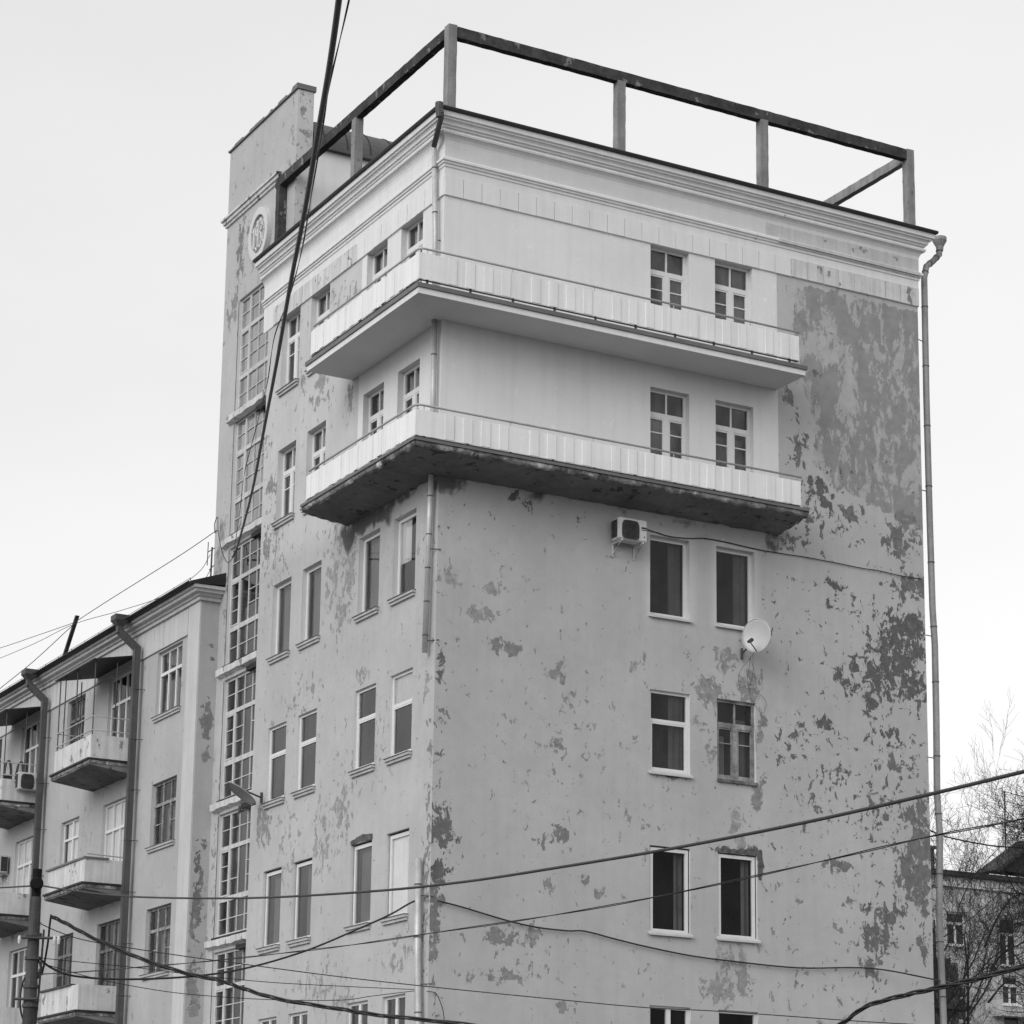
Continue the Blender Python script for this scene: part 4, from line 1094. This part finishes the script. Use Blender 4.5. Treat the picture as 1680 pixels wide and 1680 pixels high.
# eaves moulding, frieze boards, belt
def wpath(k): return [(-.22-k, YW1), (-.22-k, YW0-k), (.248, YW0-k)]
wc = MB().sweep([(.33, 17.16), (.33, 17.08), (.27, 17.075), (.26, 17.0), (.16, 16.99), (.14, 16.93), (.09, 16.925), (.085, 16.84), (.0, 16.835)], wpath, 3)
wc.build('cornice', 'wing_trim', WNG, recalc=False)
wf = MB(); y_ = 13.0
rw = random.Random(6)
while y_ < 45:
    wf.box(FW, y_+.006, y_+.325, 16.165, 16.83, .002, .022+rw.uniform(-.004, .004)); y_ += .331
wf.build('frieze', 'wing_trim', WNG)
wb_ = MB(); wb_.box(FW, 13.0, 45, 16.13, 16.16, .002, .04); wb_.build('belt', 'sill', WNG)
ps = MB(); ps.box(FW, 12.21, 12.96, 0, 16.83, .002, .03); ps.build('pilaster', 'wing_trim', WNG)
# sheet roof with dark eaves
rf = MB()
zE, zR = 17.20, 19.3
rf.add([(-.66, YW0-.36, zE), (-.66, YW1, zE), (4.5, YW1, zR), (4.5, YW0+.5, zR), (.24, YW0-.36, zE+.32),
        (-.66, YW0-.36, zE-.05), (-.66, YW1, zE-.05), (.24, YW0-.36, zE+.0), (-.30, YW1, zE-.05), (-.30, YW0, zE-.06), (.24, YW0, zE+.0)],
       [(0, 1, 2, 3, 4), (0, 5, 6, 1), (5, 9, 8, 6), (0, 4, 7, 5), (5, 7, 10, 9)])
ro = rf.build('roof', 'roof_metal', WNG, recalc=False)
gt = MB(); gt.tube([(-.70, YW0-.3, zE-.02), (-.70, YW1, zE-.03)], .028, 8); gt.build('gutter', 'roof_metal', ro)
rg = MB()
yy = 12.5
while yy < 44:
    z0 = zE+.10
    rg.tube([(-.42, yy, z0), (-.42, yy, z0+.16)], .008, 4); yy += 1.1
rg.tube([(-.42, 12.5, zE+.25), (-.42, 44, zE+.25)], .008, 4)
rg.build('snow_guard', 'steel', ro)
# square dark downpipes with hoppers
for yp in (16.08, 23.42, 30.8):
    m_ = MB()
    X0 = -.42
    def sq(p0, p1, w=.155):
        p0, p1 = Vector(p0), Vector(p1); d = (p1-p0).normalized(); s_ = d.cross(Vector((1, 0, 0)));  s_ = s_.normalized(); q = d.cross(s_)
        P = [p+s_*a*w/2+q*b*w/2 for p in (p0, p1) for a, b in ((-1, -1), (1, -1), (1, 1), (-1, 1))]
        m_.add(P, [(0, 1, 2, 3), (7, 6, 5, 4)] + [(k, (k+1) % 4, 4+(k+1) % 4, 4+k) for k in range(4)])
    sq((-.80, yp+.30, 17.05), (-.80, yp+.30, 16.82)); sq((-.80, yp+.31, 16.87), (X0, yp, 16.40)); sq((X0, yp, 16.45), (X0, yp, .3), .16)
    po = m_.build('downpipe', 'pipe_dark', WNG)
    h_ = MB(); tp = Vector((-.80, yp+.30, 17.12))
    V = []
    for w_, z in ((.19, .16), (.19, .02), (.085, -.12)): V += [tp+Vector((a*w_, b*w_, z)) for a, b in ((-1, -1), (1, -1), (1, 1), (-1, 1))]
    h_.add(V, [(4*i+k, 4*i+(k+1) % 4, 4*i+4+(k+1) % 4, 4*i+4+k) for i in range(2) for k in range(4)] + [(3, 2, 1, 0), (8, 9, 10, 11)])
    h_.box(WORLD, -.78, -.55, 17.16, 17.20, yp+.05, yp+.35)
    h_.build('hopper', 'pipe_dark', po)
    b_ = MB()
    for z in (15.3, 14.0, 12.7, 11.4, 10.1, 8.8, 7.5, 6.2): b_.box(WORLD, X0-.085, X0+.085, z, z+.025, yp-.085, yp+.085); b_.tube([(X0, yp-.08, z+.01), (-.22, yp-.2, z)], .01, 5)
    b_.build('bracket', 'steel', po)
# small balconies
def small_balcony(y0, y1, zs0, zs1, zp0, zp1, kind):
    k = 1.13                                       # projection from the wing front
    s_ = MB()
    n_ = 16; V = []
    for i in range(n_+1):
        y_ = y0-.05+(y1-y0+.10)*i/n_
        o = .03*mnoise.noise((y_*3, zs0, 1)); o2 = .03*mnoise.noise((y_*3, zs0, 7))
        V += [FW(y_, zs1, .003), FW(y_, zs1, k+.05), FW(y_, zs0+.02+o, k+.04+o2), FW(y_, zs0-.14+o2, .003)]
    s_.add(V, [(4*i+q, 4*i+(q+1) % 4, 4*i+4+(q+1) % 4, 4*i+4+q) for i in range(n_) for q in range(4)] + [(3, 2, 1, 0), (4*n_, 4*n_+1, 4*n_+2, 4*n_+3)])
    so = s_.build('balcony', 'old_slab', WNG)
    e_ = MB(); e_.box(FW, y0-.09, y1+.09, zs1+.003, zs1+.05, .004, k+.10); e_.build('flashing', 'roof_metal', so)
    r_ = MB(); r_.box(FW, y0-.06, y1+.06, zs0+.055, zs1-.005, k+.035, k+.062); r_.box(FW, y0-.066, y0-.052, zs0+.05, zs1-.005, .01, k+.034); r_.build('rim', 'slab_edge', so)
    p_ = MB()
    p_.box(FW, y0, y1, zp0, zp1, k-.08, k); p_.box(FW, y0, y0+.08, zp0, zp1, .004, k-.08); p_.box(FW, y1-.08, y1, zp0, zp1, .004, k-.08)
    p_.build('parapet', 'trim_worn', so)
    if kind == 'canopy':
        c_ = MB()
        V = [FW(y0-.05, 16.07, k+.06), FW(y1+.12, 16.07, k+.06), FW(y1+.12, 16.30, .01), FW(y0-.05, 16.30, .01)]
        c_.prism(V, (0, 0, .035)); 
        c_.build('canopy', 'roof_metal', so)
        t_ = MB()
        ps_ = [(y0+.06, k-.04), (y1-.06, k-.04), ((y0+y1)/2, k-.04), (y1-.5, k-.04), (y0+.06, k*.45), (y1-.06, k*.45)]
        for a, c in ps_: t_.tube([FW(a, zp1-.05, c), FW(a, 16.1, c)], .016, 6)
        t_.build('post', 'steel', so)
        h_ = MB()
        for z in (zp1+.12, zp1+.48): h_.tube([FW(y1-.04, z, .01), FW(y1-.04, z, k-.02), FW(y0+.04, z, k-.02), FW(y0+.04, z, .01)], .018, 6)
        h_.build('handrail', 'rail', so)
    else:
        c_ = MB(); c_.box(FW, y0+.55, y1+.10, zp1+.003, zp1+.05, k-.12, k+.05); c_.box(FW, y0-.04, y0+.54, zp1+.003, zp1+.05, k*.45, k+.04) if kind == 'cap' else None
        c_.build('coping', 'edge_metal' if kind == 'cap' else 'steel', so)
        if kind == 'cap':
            h_ = MB(); h_.tube([FW(y0+.04, zp1+.10, .01), FW(y0+.04, zp1+.13, k-.05)], .018, 6); h_.build('handrail', 'rail', so)
    return so
for y0 in (16.55, 23.90, 31.25):
    y1 = y0+2.86
    small_balcony(y0, y1, 13.33, 13.47, 13.53, 14.14, 'canopy')
    small_balcony(y0, y1, 10.16, 10.30, 10.36, 10.95, 'cap' if y0 < 20 else 'plain')
    small_balcony(y0, y1, 6.97, 7.10, 7.15, 7.79, 'plain')

# ------------------------------------------------------------------ air conditioners
def ac_unit(name, label, F, a, b, c, w, h, dep, bracket=True):
    """front faces along the frame's outward axis; (a, b, c) is the lower left back corner"""
    t = thing(name, label, 'air conditioner', tuple(F(a+w/2, b, c)), 'air conditioners on the walls')
    m_ = MB()
    m_.box(F, a, a+w, b, b+h, c, c+dep)
    bo = m_.build('case', 'white_plastic', t)
    bm = bmesh.new(); bm.from_mesh(bo.data)
    bmesh.ops.bevel(bm, geom=list(bm.edges), offset=.02, segments=2, affect='EDGES'); bm.to_mesh(bo.data); bm.free()
    g_ = MB()
    cx, cz, R0 = a+w*.415, b+h*.47, h*.43
    ring = [(cx+w*.30*math.copysign(abs(math.cos(q))**.35, math.cos(q)), cz+R0*math.copysign(abs(math.sin(q))**(.35 if math.sin(q) < 0 else .7), math.sin(q))) for q in [2*math.pi*i/40 for i in range(40)]]
    g_.prism([F(x_, z_, c+dep+.002) for x_, z_ in ring], F.n*.012)
    g_.build('grille', 'grille', t)
    k_ = MB()
    for i in range(1, 9):
        q = R0*i/9
        pts = [F(cx+q*math.cos(s_), cz+q*math.sin(s_), c+dep+.018) for s_ in [2*math.pi*j/28 for j in range(29)]]
        k_.tube(pts, .003, 4)
    for i in range(8):
        s_ = math.pi*i/4; k_.tube([F(cx, cz, c+dep+.019), F(cx+R0*.98*math.cos(s_), cz+R0*.98*math.sin(s_), c+dep+.019)], .004, 4)
    k_.build('fan_guard', 'steel', t)
    l_ = MB(); l_.box(F, a+w*.80, a+w*.985, b+h*.60, b+h*.68, c+dep+.001, c+dep+.006); l_.box(F, a+w*.80, a+w*.985, b+h*.53, b+h*.565, c+dep+.001, c+dep+.005); l_.box(F, a+w*.875, a+w*.91, b+h*.20, b+h*.26, c+dep+.001, c+dep+.005)
    l_.build('nameplate', 'grille', t)
    s2 = MB()
    s2.box(F, a-.012, a-.001, b+h*.1, b+h*.9, c+.03, c+dep-.06)
    s2.build('side_louvre', 'grille', t)
    if bracket:
        for x_ in (a+w*.10, a+w*.84):
            k2 = MB()
            k2.box(F, x_, x_+.035, b-.035, b-.004, .004, c+dep*.98); k2.box(F, x_, x_+.035, b-.30, b-.036, .004, .03)
            k2.prism([F(x_+.005, b-.036, c+dep*.90), F(x_+.005, b-.036, c+dep*.78), F(x_+.005, b-.27, .03), F(x_+.005, b-.23, .03)], F.u*.022)
            k2.build('bracket', 'white_plastic', t)
    return t
ac_unit('air_conditioner', 'white air conditioner on brackets under the lower wraparound balcony', FR, 4.02, 15.97, .10, .70, .47, .30)
FB = Frame((0, 23.90, 0), (1, 0, 0), (0, -1, 0))
ac_unit('air_conditioner', 'white air conditioner hung on the end of a canopied balcony of the left wing', FB, -.98, 13.84, .03, .62, .49, .26, False)
ac_unit('air_conditioner', 'air conditioner on the wing wall at the left edge of the photo', FW, 26.35, 11.85, .06, .75, .52, .28)

# two folded chairs on the canopied balcony beside the air conditioner
for k, (xc, lab) in enumerate(((-1.14, 'left one of two folded tube chairs on the far canopied balcony'), (-.82, 'right one of two folded tube chairs on the far canopied balcony'))):
    t = thing('folding_chair', lab, 'chair', (xc, 24.2, 13.5), 'folded chairs on the balcony')
    for y_, nm in ((24.12, 'frame'), (24.22, 'rear_frame')):
        m_ = MB(); m_.tube(smooth_path([(xc-.11, y_, 13.55), (xc-.09+.03*k, y_, 14.3), (xc-.04+.04*k, y_, 14.66), (xc+.06+.04*k, y_, 14.66), (xc+.11+.03*k, y_, 14.3), (xc+.10, y_, 13.55)], 5), .022, 6); m_.build(nm, 'steel', t, smooth=True)
    m_ = MB(); m_.box(FB, xc-.08, xc+.11, 14.02, 14.28, -.31, -.24); m_.build('seat', 'grille', t)
# ------------------------------------------------------------------ satellite dishes
def dish(name, label, centre, normal, rad, mat, anchor, cable=None, lnb_dir=(0, 0, -1)):
    t = thing(name, label, 'satellite dish', anchor)
    n_ = Vector(normal).normalized(); c_ = Vector(centre)
    x_ = n_.cross(Vector((0, 0, 1))).normalized(); y_ = x_.cross(n_)
    m_ = MB(); V = []; rings, seg = 8, 40
    dp = rad*.22
    for side in (0, 1):
        for i in range(rings+1):
            q = i/rings
            for j in range(seg):
                a = 2*math.pi*j/seg
                V.append(c_+x_*(rad*q*math.cos(a))+y_*(rad*1.08*q*math.sin(a))+n_*(dp*q*q-dp-(.012 if side else 0)))
    F = []
    off = (rings+1)*seg
    for s_ in (0, off):
        for i in range(rings):
            for j in range(seg): F.append((s_+i*seg+j, s_+i*seg+(j+1) % seg, s_+(i+1)*seg+(j+1) % seg, s_+(i+1)*seg+j))
    for j in range(seg): F.append((rings*seg+j, rings*seg+(j+1) % seg, off+rings*seg+(j+1) % seg, off+rings*seg+j))
    m_.add(V, F)
    do = m_.build('reflector', mat, t, smooth=True)
    rim_ = MB(); rim_.tube([c_+x_*(rad*math.cos(a))+y_*(rad*1.08*math.sin(a)) for a in [2*math.pi*j/40 for j in range(41)]], .009, 6, False); rim_.build('rim', mat, t, smooth=True)
    a_ = MB()
    foot = c_ - y_*rad*1.06 - n_*.02; f_ = c_ + n_*rad*.95 - y_*rad*.55
    a_.tube([foot, f_], .013, 6); a_.build('feed_arm', 'steel', t)
    l_ = MB(); d_ = (c_-n_*dp-f_).normalized(); l_.tube([f_-d_*.05, f_+d_*.07], .035, 8); l_.tube([f_+d_*.07, f_+d_*.12], .045, 8); l_.build('receiver', 'steel', t)
    b_ = MB(); back = c_-n_*(dp+.02); an = Vector(anchor)
    b_.tube([back, an], .02, 6); b_.tube([an+Vector((0, 0, .12)), an-Vector((0, 0, .12))], .03, 6); b_.build('bracket', 'steel', t)
    if cable:
        k_ = MB()
        for pts in cable: k_.tube(smooth_path(pts, 8), .0035, 5)
        k_.build('lead', 'cable_grey', t)
    return t
cb = [[(7.35, -.45, 13.9), (7.2, -.15, 13.55), (7.28, -.04, 13.25), (7.55, -.03, 13.35), (7.72, -.03, 13.2), (7.62, -.03, 13.75), (7.45, -.1, 13.9)],
      [(7.4, -.35, 13.95), (7.6, -.05, 13.6), (7.52, -.03, 13.2), (7.62, -.03, 12.95), (7.85, -.03, 12.75), (7.95, -.03, 13.0), (7.75, -.03, 13.15), (7.6, -.03, 12.8), (7.66, -.03, 12.3), (7.68, -.03, 11.9)],
      [(7.38, -.3, 13.9), (7.45, -.06, 13.4), (7.55, -.03, 13.22)]]
dish('satellite_dish', 'pale satellite dish on the peeling wall beside the right windows', (7.39, -.50, 14.30), (-.88, -.47, -.02), .335, 'dish', (7.32, -.05, 13.98), cb)
dish('satellite_dish', 'grey satellite dish seen edge-on beside the stair windows', (-.55, 8.42, 11.45), (-.563, .098, -.818), .37, 'dish_grey', (-.03, 8.50, 11.42))

# ------------------------------------------------------------------ pole
PX, PY = -7.50, 1.30
PL = thing('utility_pole', 'dark old utility pole carrying wires in front of the wing', 'utility pole', (PX, PY, 0))
m_ = MB(); m_.tube([(PX, PY, 0), (PX, PY, 2.7), (PX+.0, PY, 5.2), (PX, PY, 7.75)], [.15, .14, .125, .098], 14); m_.build('shaft', 'pole', PL, smooth=False)
m_ = MB(); m_.tube([(PX, PY, 7.66), (PX, PY, 8.27)], .088, 12); m_.build('cap', 'black', PL)
vd = (Vector((-21.82, -43.01, 1.6))-Vector((PX, PY, 7.97))).normalized()
vd = Vector((vd.x, vd.y, 0)).normalized()
m_ = MB(); q = Vector((PX, PY, 7.98))+vd*.10; m_.tube([q, q+vd*.02, q+vd*.07, q+vd*.10], [.09, .125, .125, .09], 18); m_.build('pulley', 'black', PL)
for z in (7.05, 6.62, 6.1, 5.75): 
    m_ = MB(); m_.tube([(PX, PY, z-.03), (PX, PY, z+.03)], .15, 12); m_.build('strap', 'steel', PL)
sx = rt
for z, l0, l1 in ((6.98, -.22, .36), (5.86, -.30, .12), (6.42-.99, 0, 0)):
    if l0 == l1: continue
    m_ = MB(); c0 = Vector((PX, PY, z))+vd*.14; m_.tube([c0+sx*l0, c0+sx*l1], .028, 6); m_.build('arm', 'steel', PL)
m_ = MB(); c0 = Vector((PX, PY, 6.95))+vd*.14
for s_ in (-.26, .38, .46): m_.tube([c0+sx*s_+Vector((0, 0, -.08)), c0+sx*s_+Vector((0, 0, .0)), c0+sx*s_+Vector((0, 0, .07))], [.022, .034, .02], 10)
m_.build('insulator', 'white_plastic', PL)
m_ = MB(); c0 = Vector((PX, PY, 6.45)); m_.tube([c0+rt*.05, c0+rt*.12+Vector((0, 0, .12)), c0+rt*.17, c0+rt*.12-Vector((0, 0, .18)), c0+rt*.04-Vector((0, 0, .22))], .03, 8); m_.build('coil', 'cable', PL)
m_ = MB(); m_.tube(smooth_path([c0-Vector((0, 0, 0)), c0-rt*.16-Vector((0, 0, .3)), c0-rt*.17-Vector((0, 0, .75)), c0-rt*.05-Vector((0, 0, 1.1))], 5), .018, 6)
m_.tube(smooth_path([c0+rt*.18+Vector((0, 0, .7)), c0+rt*.15-Vector((0, 0, .4)), c0+rt*.12-Vector((0, 0, 1.2)), c0+rt*.16-Vector((0, 0, 2.2)), c0+rt*.1-Vector((0, 0, 3.5))], 5), .02, 6); m_.build('lead', 'cable', PL)

# ------------------------------------------------------------------ cables
def cable(name, label, pts, r, mat='cable', group=None, strands=1, cat='cable'):
    m_ = MB(); P = smooth_path(pts, 6)
    if strands == 1: m_.tube(P, r, 6)
    else:
        for k in range(strands):
            Q = []
            for i, p in enumerate(P):
                a = i*.55+2.1*k
                Q.append(p+Vector((math.cos(a)*r*1.3, math.cos(a)*r*.6, math.sin(a)*r*1.5)))
            m_.tube(Q, r, 5)
    o = m_.build(name, mat, None, smooth=True)
    return tag(o, label, cat, group)
G = 'wires strung between the pole and the buildings'
cable('overhead_cable', 'thick black cable slanting from the top of the photo down to the stair tower', CABLE_THICK, .024)
cable('twisted_wire', 'thin twisted wire running beside the thick slanting cable', CABLE_THIN, .0042, strands=2)
cable('overhead_cable', 'thick grey cable rising from the pole top across the windows to the right edge', CABLE_RIGHT, .017, 'cable_grey', G)
cable('overhead_cable', 'cable leaving the pole top towards the left edge', CABLE_LEFT, .017, 'cable_grey', G)
cable('twisted_wire', 'thin twisted wire rising from the pole across the peeling wall to the right edge', CABLE_DASH, .006, 'cable', G, strands=2)
cable('overhead_cable', 'black cable sagging from the pole to the cut-off corner downpipe', CABLE_POLE_CORNER, .021, 'cable', G)
cable('wall_cable', 'black cable sagging low across the right-hand peeling wall', CABLE_WALL_LOW, .017, 'cable')
cable('wall_cable', 'thin cable running from the air conditioner along the wall to the right corner', CABLE_WALL_AC, .010, 'cable')
cable('overhead_wire', 'thin straight wire falling from the pole across the lowest right windows', CABLE_MID, .010, 'cable', G)
cable('overhead_wire', 'upper of two thin wires from the pole to the foot of the corner downpipe', CABLE_LOW, .008, 'cable', G)
cable('overhead_wire', 'lower sagging thin wire from the pole to the corner downpipe', CABLE_LOW2, .008, 'cable', G)
cable('cable_bundle', 'thick twisted bundle of black cables sagging below the bottom of the photo', BUNDLE, .017, 'cable', G, strands=3)
cable('drop_cable', 'short cable loop hanging beside the pole', DROP, .02, 'cable')
cable('roof_wire', 'wire from the stair tower down to the leaning roof plank', SKY1, .010, 'cable_grey', 'wires above the wing roof')
cable('roof_wire', 'upper wire from the roof plank towards the left edge', SKY2, .009, 'cable_grey', 'wires above the wing roof')
cable('roof_wire', 'wire hanging low along the wing roof from the tower', SKY3, .008, 'cable_grey', 'wires above the wing roof')
cable('roof_wire', 'wire falling from the roof plank past the left downpipe hopper', SKY4, .011, 'cable_grey', 'wires above the wing roof')
cable('wall_cable', 'loose cable looped at the left edge of the stair tower', TOWER_LOOP, .010, 'cable_grey')
cable('overhead_wire', 'black wire leaving the right corner in front of the bare trees', RIGHT_WIRE, .022, 'cable')
cable('wall_cable', 'thin cable curving down the wall beside the corner downpipe', CABLE_ROD, .009, 'cable')

# roof plank and antennas
m_ = MB(); m_.prism([(-.20, 22.96, 17.35), (-.20, 22.85, 17.35), (-.20, 21.71, 18.52), (-.20, 21.80, 18.55)], (.10, 0, 0))
tag(m_.build('roof_plank', 'pole'), 'dark plank leaning up from the eaves of the left wing', 'plank')
AN = thing('roof_antenna', 'small aerial on the wing roof beside the stair tower', 'antenna', (.1, 12.49, 17.5))
m_ = MB(); m_.tube([(.1, 12.49, 17.4), (.1, 12.47, 18.30)], .022, 6); m_.build('mast', 'steel', AN)
m_ = MB(); m_.tube([(.1, 12.30, 18.24), (.1, 12.76, 18.24)], .012, 5); m_.tube([(.1, 12.74, 18.50), (.1, 12.76, 17.9)], .012, 5); m_.tube([(.1, 12.6, 17.75), (.1, 12.3, 17.80)], .012, 5); m_.tube([(.1, 12.8, 17.6), (.1, 12.49, 17.75)], .008, 5); m_.build('crossbar', 'steel', AN)
RT = thing('roof_antenna', 'tall comb-shaped aerial on the roof of the house behind the trees', 'antenna', (52.88, 45.6, 18.2))
m_ = MB(); m_.tube([(52.85, 45.6, 17.9), (52.9, 45.6, 22.4)], .035, 6); m_.build('mast', 'steel', RT)
m_ = MB()
for z, a, b in ((22.35, -.05, 1.6), (21.9, -.1, 1.9), (21.1, -.75, 1.4), (20.8, -.3, 1.8), (20.4, -.2, 1.7)):
    m_.tube([(52.88+a, 45.6, z+.08), (52.88+b, 45.6, z-.12)], .018, 5)
m_.tube([(52.75, 45.6, 22.6), (52.75, 45.6, 22.1)], .014, 5)
m_.build('crossbar', 'steel', RT)

# ------------------------------------------------------------------ far house
FH = Frame((0, 45.0, 0), (1, 0, 0), (0, -1, 0))
HS = thing('far_house', 'pale old house with dark roof half hidden by bare trees', 'house', (52, 45, 0))
hw = [(48.85, 49.92, 14.98, 16.47), (51.86, 52.86, 14.25, 16.42), (51.95, 52.90, 12.50, 13.80), (48.85, 49.95, 11.6, 13.15), (51.98, 52.95, 9.8, 12.05), (55.6, 56.6, 14.3, 16.4), (55.6, 56.6, 12.5, 13.8)]
fw_ = Wall()
fw_.sheet(FH, 44, 70, 0, 18.05, [(*h_, .2) for h_ in hw], 1.0)
fw_.quad([(44, 45, 0), (44, 60, 0), (44, 60, 18.05), (44, 45, 18.05)]); fw_.quad([(70, 45, 0), (70, 60, 0), (70, 60, 18.05), (70, 45, 18.05)])
fo2 = fw_.build('wall', 'far_wall', HS)
for h_ in hw:
    m_ = MB(); a0, a1, b0, b1 = h_; yt = b0+(b1-b0)*.66; mid = (a0+a1)/2
    for q in ((a0, a0+.07, b0, b1), (a1-.07, a1, b0, b1), (a0+.07, a1-.07, b0, b0+.07), (a0+.07, a1-.07, b1-.07, b1), (a0+.07, a1-.07, yt-.06, yt+.06), (mid-.05, mid+.05, b0+.07, yt-.06)): m_.box(FH, *q, -.16, -.10)
    wo_ = m_.build('window', 'frame', HS)
    m_ = MB(); m_.quad(FH, a0+.02, a1-.02, b0+.02, b1-.02, -.14); m_.build('pane', 'far_glass', wo_, recalc=False)
    m_ = MB(); m_.box(FH, a0-.06, a1+.06, b0-.08, b0-.004, .003, .10); m_.build('sill', 'trim', wo_)
m_ = MB(); m_.box(FH, 43.5, 70.5, 18.06, 18.22, -15, .40); m_.prism([FH(43.5, 18.23, .40), FH(70.5, 18.23, .40), FH(70.5, 18.55, -7), FH(43.5, 18.55, -7)], (0, 0, .05)); rfo = m_.build('roof', 'far_roof', HS)
m_ = MB(); m_.box(FH, 43.6, 70.4, 17.6, 18.05, .003, .14); m_.build('cornice', 'trim', HS)
m_ = MB(); m_.box(FH, 49.55, 50.3, 18.3, 19.75, -3.3, -2.6); m_.box(FH, 49.48, 50.37, 19.75, 19.9, -3.37, -2.53); m_.build('chimney', 'brick', rfo)
m_ = MB(); m_.box(FH, 48.0, 48.55, 18.3, 19.4, -3.3, -2.6); m_.build('chimney', 'brick', rfo)
m_ = MB(); m_.prism([FH(51.75, 18.55, .1), FH(53.9, 20.0, .1), FH(56.1, 18.55, .1)], (0, 1.0, 0)); m_.prism([FH(51.35, 18.50, .5), FH(53.9, 20.2, .5), FH(53.9, 20.05, .5), FH(51.5, 18.40, .5)], (0, 1.6, 0)); m_.prism([FH(56.45, 18.50, .5), FH(53.9, 20.2, .5), FH(53.9, 20.05, .5), FH(56.3, 18.40, .5)], (0, 1.6, 0)); m_.build('dormer', 'far_roof', HS)
m_ = MB(); m_.prism([FH(51.3, 11.9, .003), FH(54.6, 11.9, .003), FH(54.6, 12.28, .003), FH(51.3, 12.28, .003)], (0, -.7, 0)); m_.build('ledge', 'far_wall', HS)
# dark boarded lean-to against the house
SH = thing('wooden_shed', 'dark boarded upper porch behind the right corner of the building', 'shed', (48.3, 44, 0))
m_ = MB(); m_.box(FH, 46.6, 48.95, 0, 14.1, .01, .55); m_.build('wall', 'beam', SH)
m_ = MB(); m_.box(FH, 46.5, 49.5, 12.0, 12.18, .003, .9); m_.box(FH, 46.5, 48.6, 14.11, 14.28, .003, .5); m_.build('roof', 'far_roof', SH)

# ------------------------------------------------------------------ bare trees
def tree(name, label, base, height, seed, lean=(0, 0, 0), r0=.16, spread=.55, first=.28, levels=5, extra=(), up=.30, twig_r=.006, kids=(10, 7, 5, 4, 4), wob=.20):
    r_ = random.Random(seed)
    t = thing(name, label, 'tree', base, 'bare trees')
    trunk, crown = MB(), MB()
    B = Vector(base)
    def grow(p, d, L, rad, lev):
        n_ = (9, 7, 6, 5, 4, 3)[lev]
        pts, rs = [p], [rad]
        q, dd = p.copy(), d.copy()
        for i in range(n_):
            dd = (dd + Vector((r_.gauss(0, wob if lev else .07), r_.gauss(0, wob if lev else .07), r_.gauss(0, .10)+up*(.18 if lev else .1)))).normalized()
            q = q + dd*(L/n_)
            pts.append(q.copy()); rs.append(rad*(1-.78*(i+1)/n_))
        (trunk if lev <= 1 else crown).tube(pts, [max(x, twig_r*.6) for x in rs], 8 if lev == 0 else (6 if lev == 1 else 3), caps=lev < 2)
        if lev >= levels: return
        k = kids[lev]
        for i in range(k):
            f = first if lev == 0 else .15
            s_ = f+(1-f)*(i+r_.random()*.9)/k
            j = min(int(s_*n_), n_-1); fr_ = s_*n_-j
            o = pts[j].lerp(pts[j+1], fr_)
            dl = (pts[j+1]-pts[j]).normalized()
            side = dl.orthogonal().normalized(); side = Matrix.Rotation(r_.uniform(0, 6.283), 3, dl) @ side
            nd = (dl*(1-spread)+side*(spread*r_.uniform(.6, 1.3))+Vector((0, 0, up*.3))).normalized()
            grow(o, nd, L*(.50 if lev == 0 else .55)*r_.uniform(.6, 1.2)*(1.2-.5*s_ if lev == 0 else 1), max(rs[j]*.5, twig_r), lev+1)
    grow(B, (Vector((0, 0, 1))+Vector(lean)).normalized(), height, r0, 0)
    for pts, rad in extra:
        P = smooth_path(pts, 5)
        m = len(P)
        trunk.tube(P, [rad*(1-.7*i/m) for i in range(m)], 6)
        for i in range(2, m-1):
            d = (P[i+1]-P[i]).normalized(); side = d.orthogonal(); side = Matrix.Rotation(r_.uniform(0, 6.28), 3, d) @ side
            grow(P[i], (d*.5+side*.8+Vector((0, 0, .25))).normalized(), r_.uniform(.8, 1.7), rad*.3, 3)
    trunk.build('trunk', 'bark', t, smooth=True, recalc=False); crown.build('crown', 'twig', t, recalc=False)
    return t
tree('bare_tree', 'bare tree with dense fine twigs in front of the far house', (37.2, 28, 0), 14.2, 12, (.02, 0, 0), .17, .52, .46, twig_r=.0075, extra=[([(37.0, 28, 11.3), (37.6, 28, 12.1), (38.3, 28, 12.5), (39.3, 28, 13.0)], .05), ([(37.0, 28, 10.4), (37.6, 27.8, 11.1), (38.3, 27.8, 11.2), (39.3, 27.8, 10.6)], .045), ([(36.9, 28, 12.4), (37.6, 28, 13.6), (38.4, 28, 14.4), (39.6, 28, 14.6)], .045)])
tree('bare_tree', 'taller bare tree whose branches reach in at the right edge', (32.5, 17, 0), 13.6, 9, (.0, 0, 0), .24, .60, .50, extra=[([(33.9, 17, 10.1), (31.6, 17.2, 10.9), (30.7, 17.3, 10.95), (29.6, 17.3, 11.6), (28.9, 17.3, 11.4)], .06), ([(33.9, 17, 13.0), (31.6, 17.4, 14.0), (30.7, 17.6, 14.1), (30.0, 17.6, 14.7)], .05)])
tree('bare_tree', 'slender bare tree standing behind the right-hand downpipe', (38.3, 31.5, 0), 13.6, 51, (.0, 0, 0), .13, .42, .5, up=.5, twig_r=.006, kids=(8, 5, 4, 4, 3))
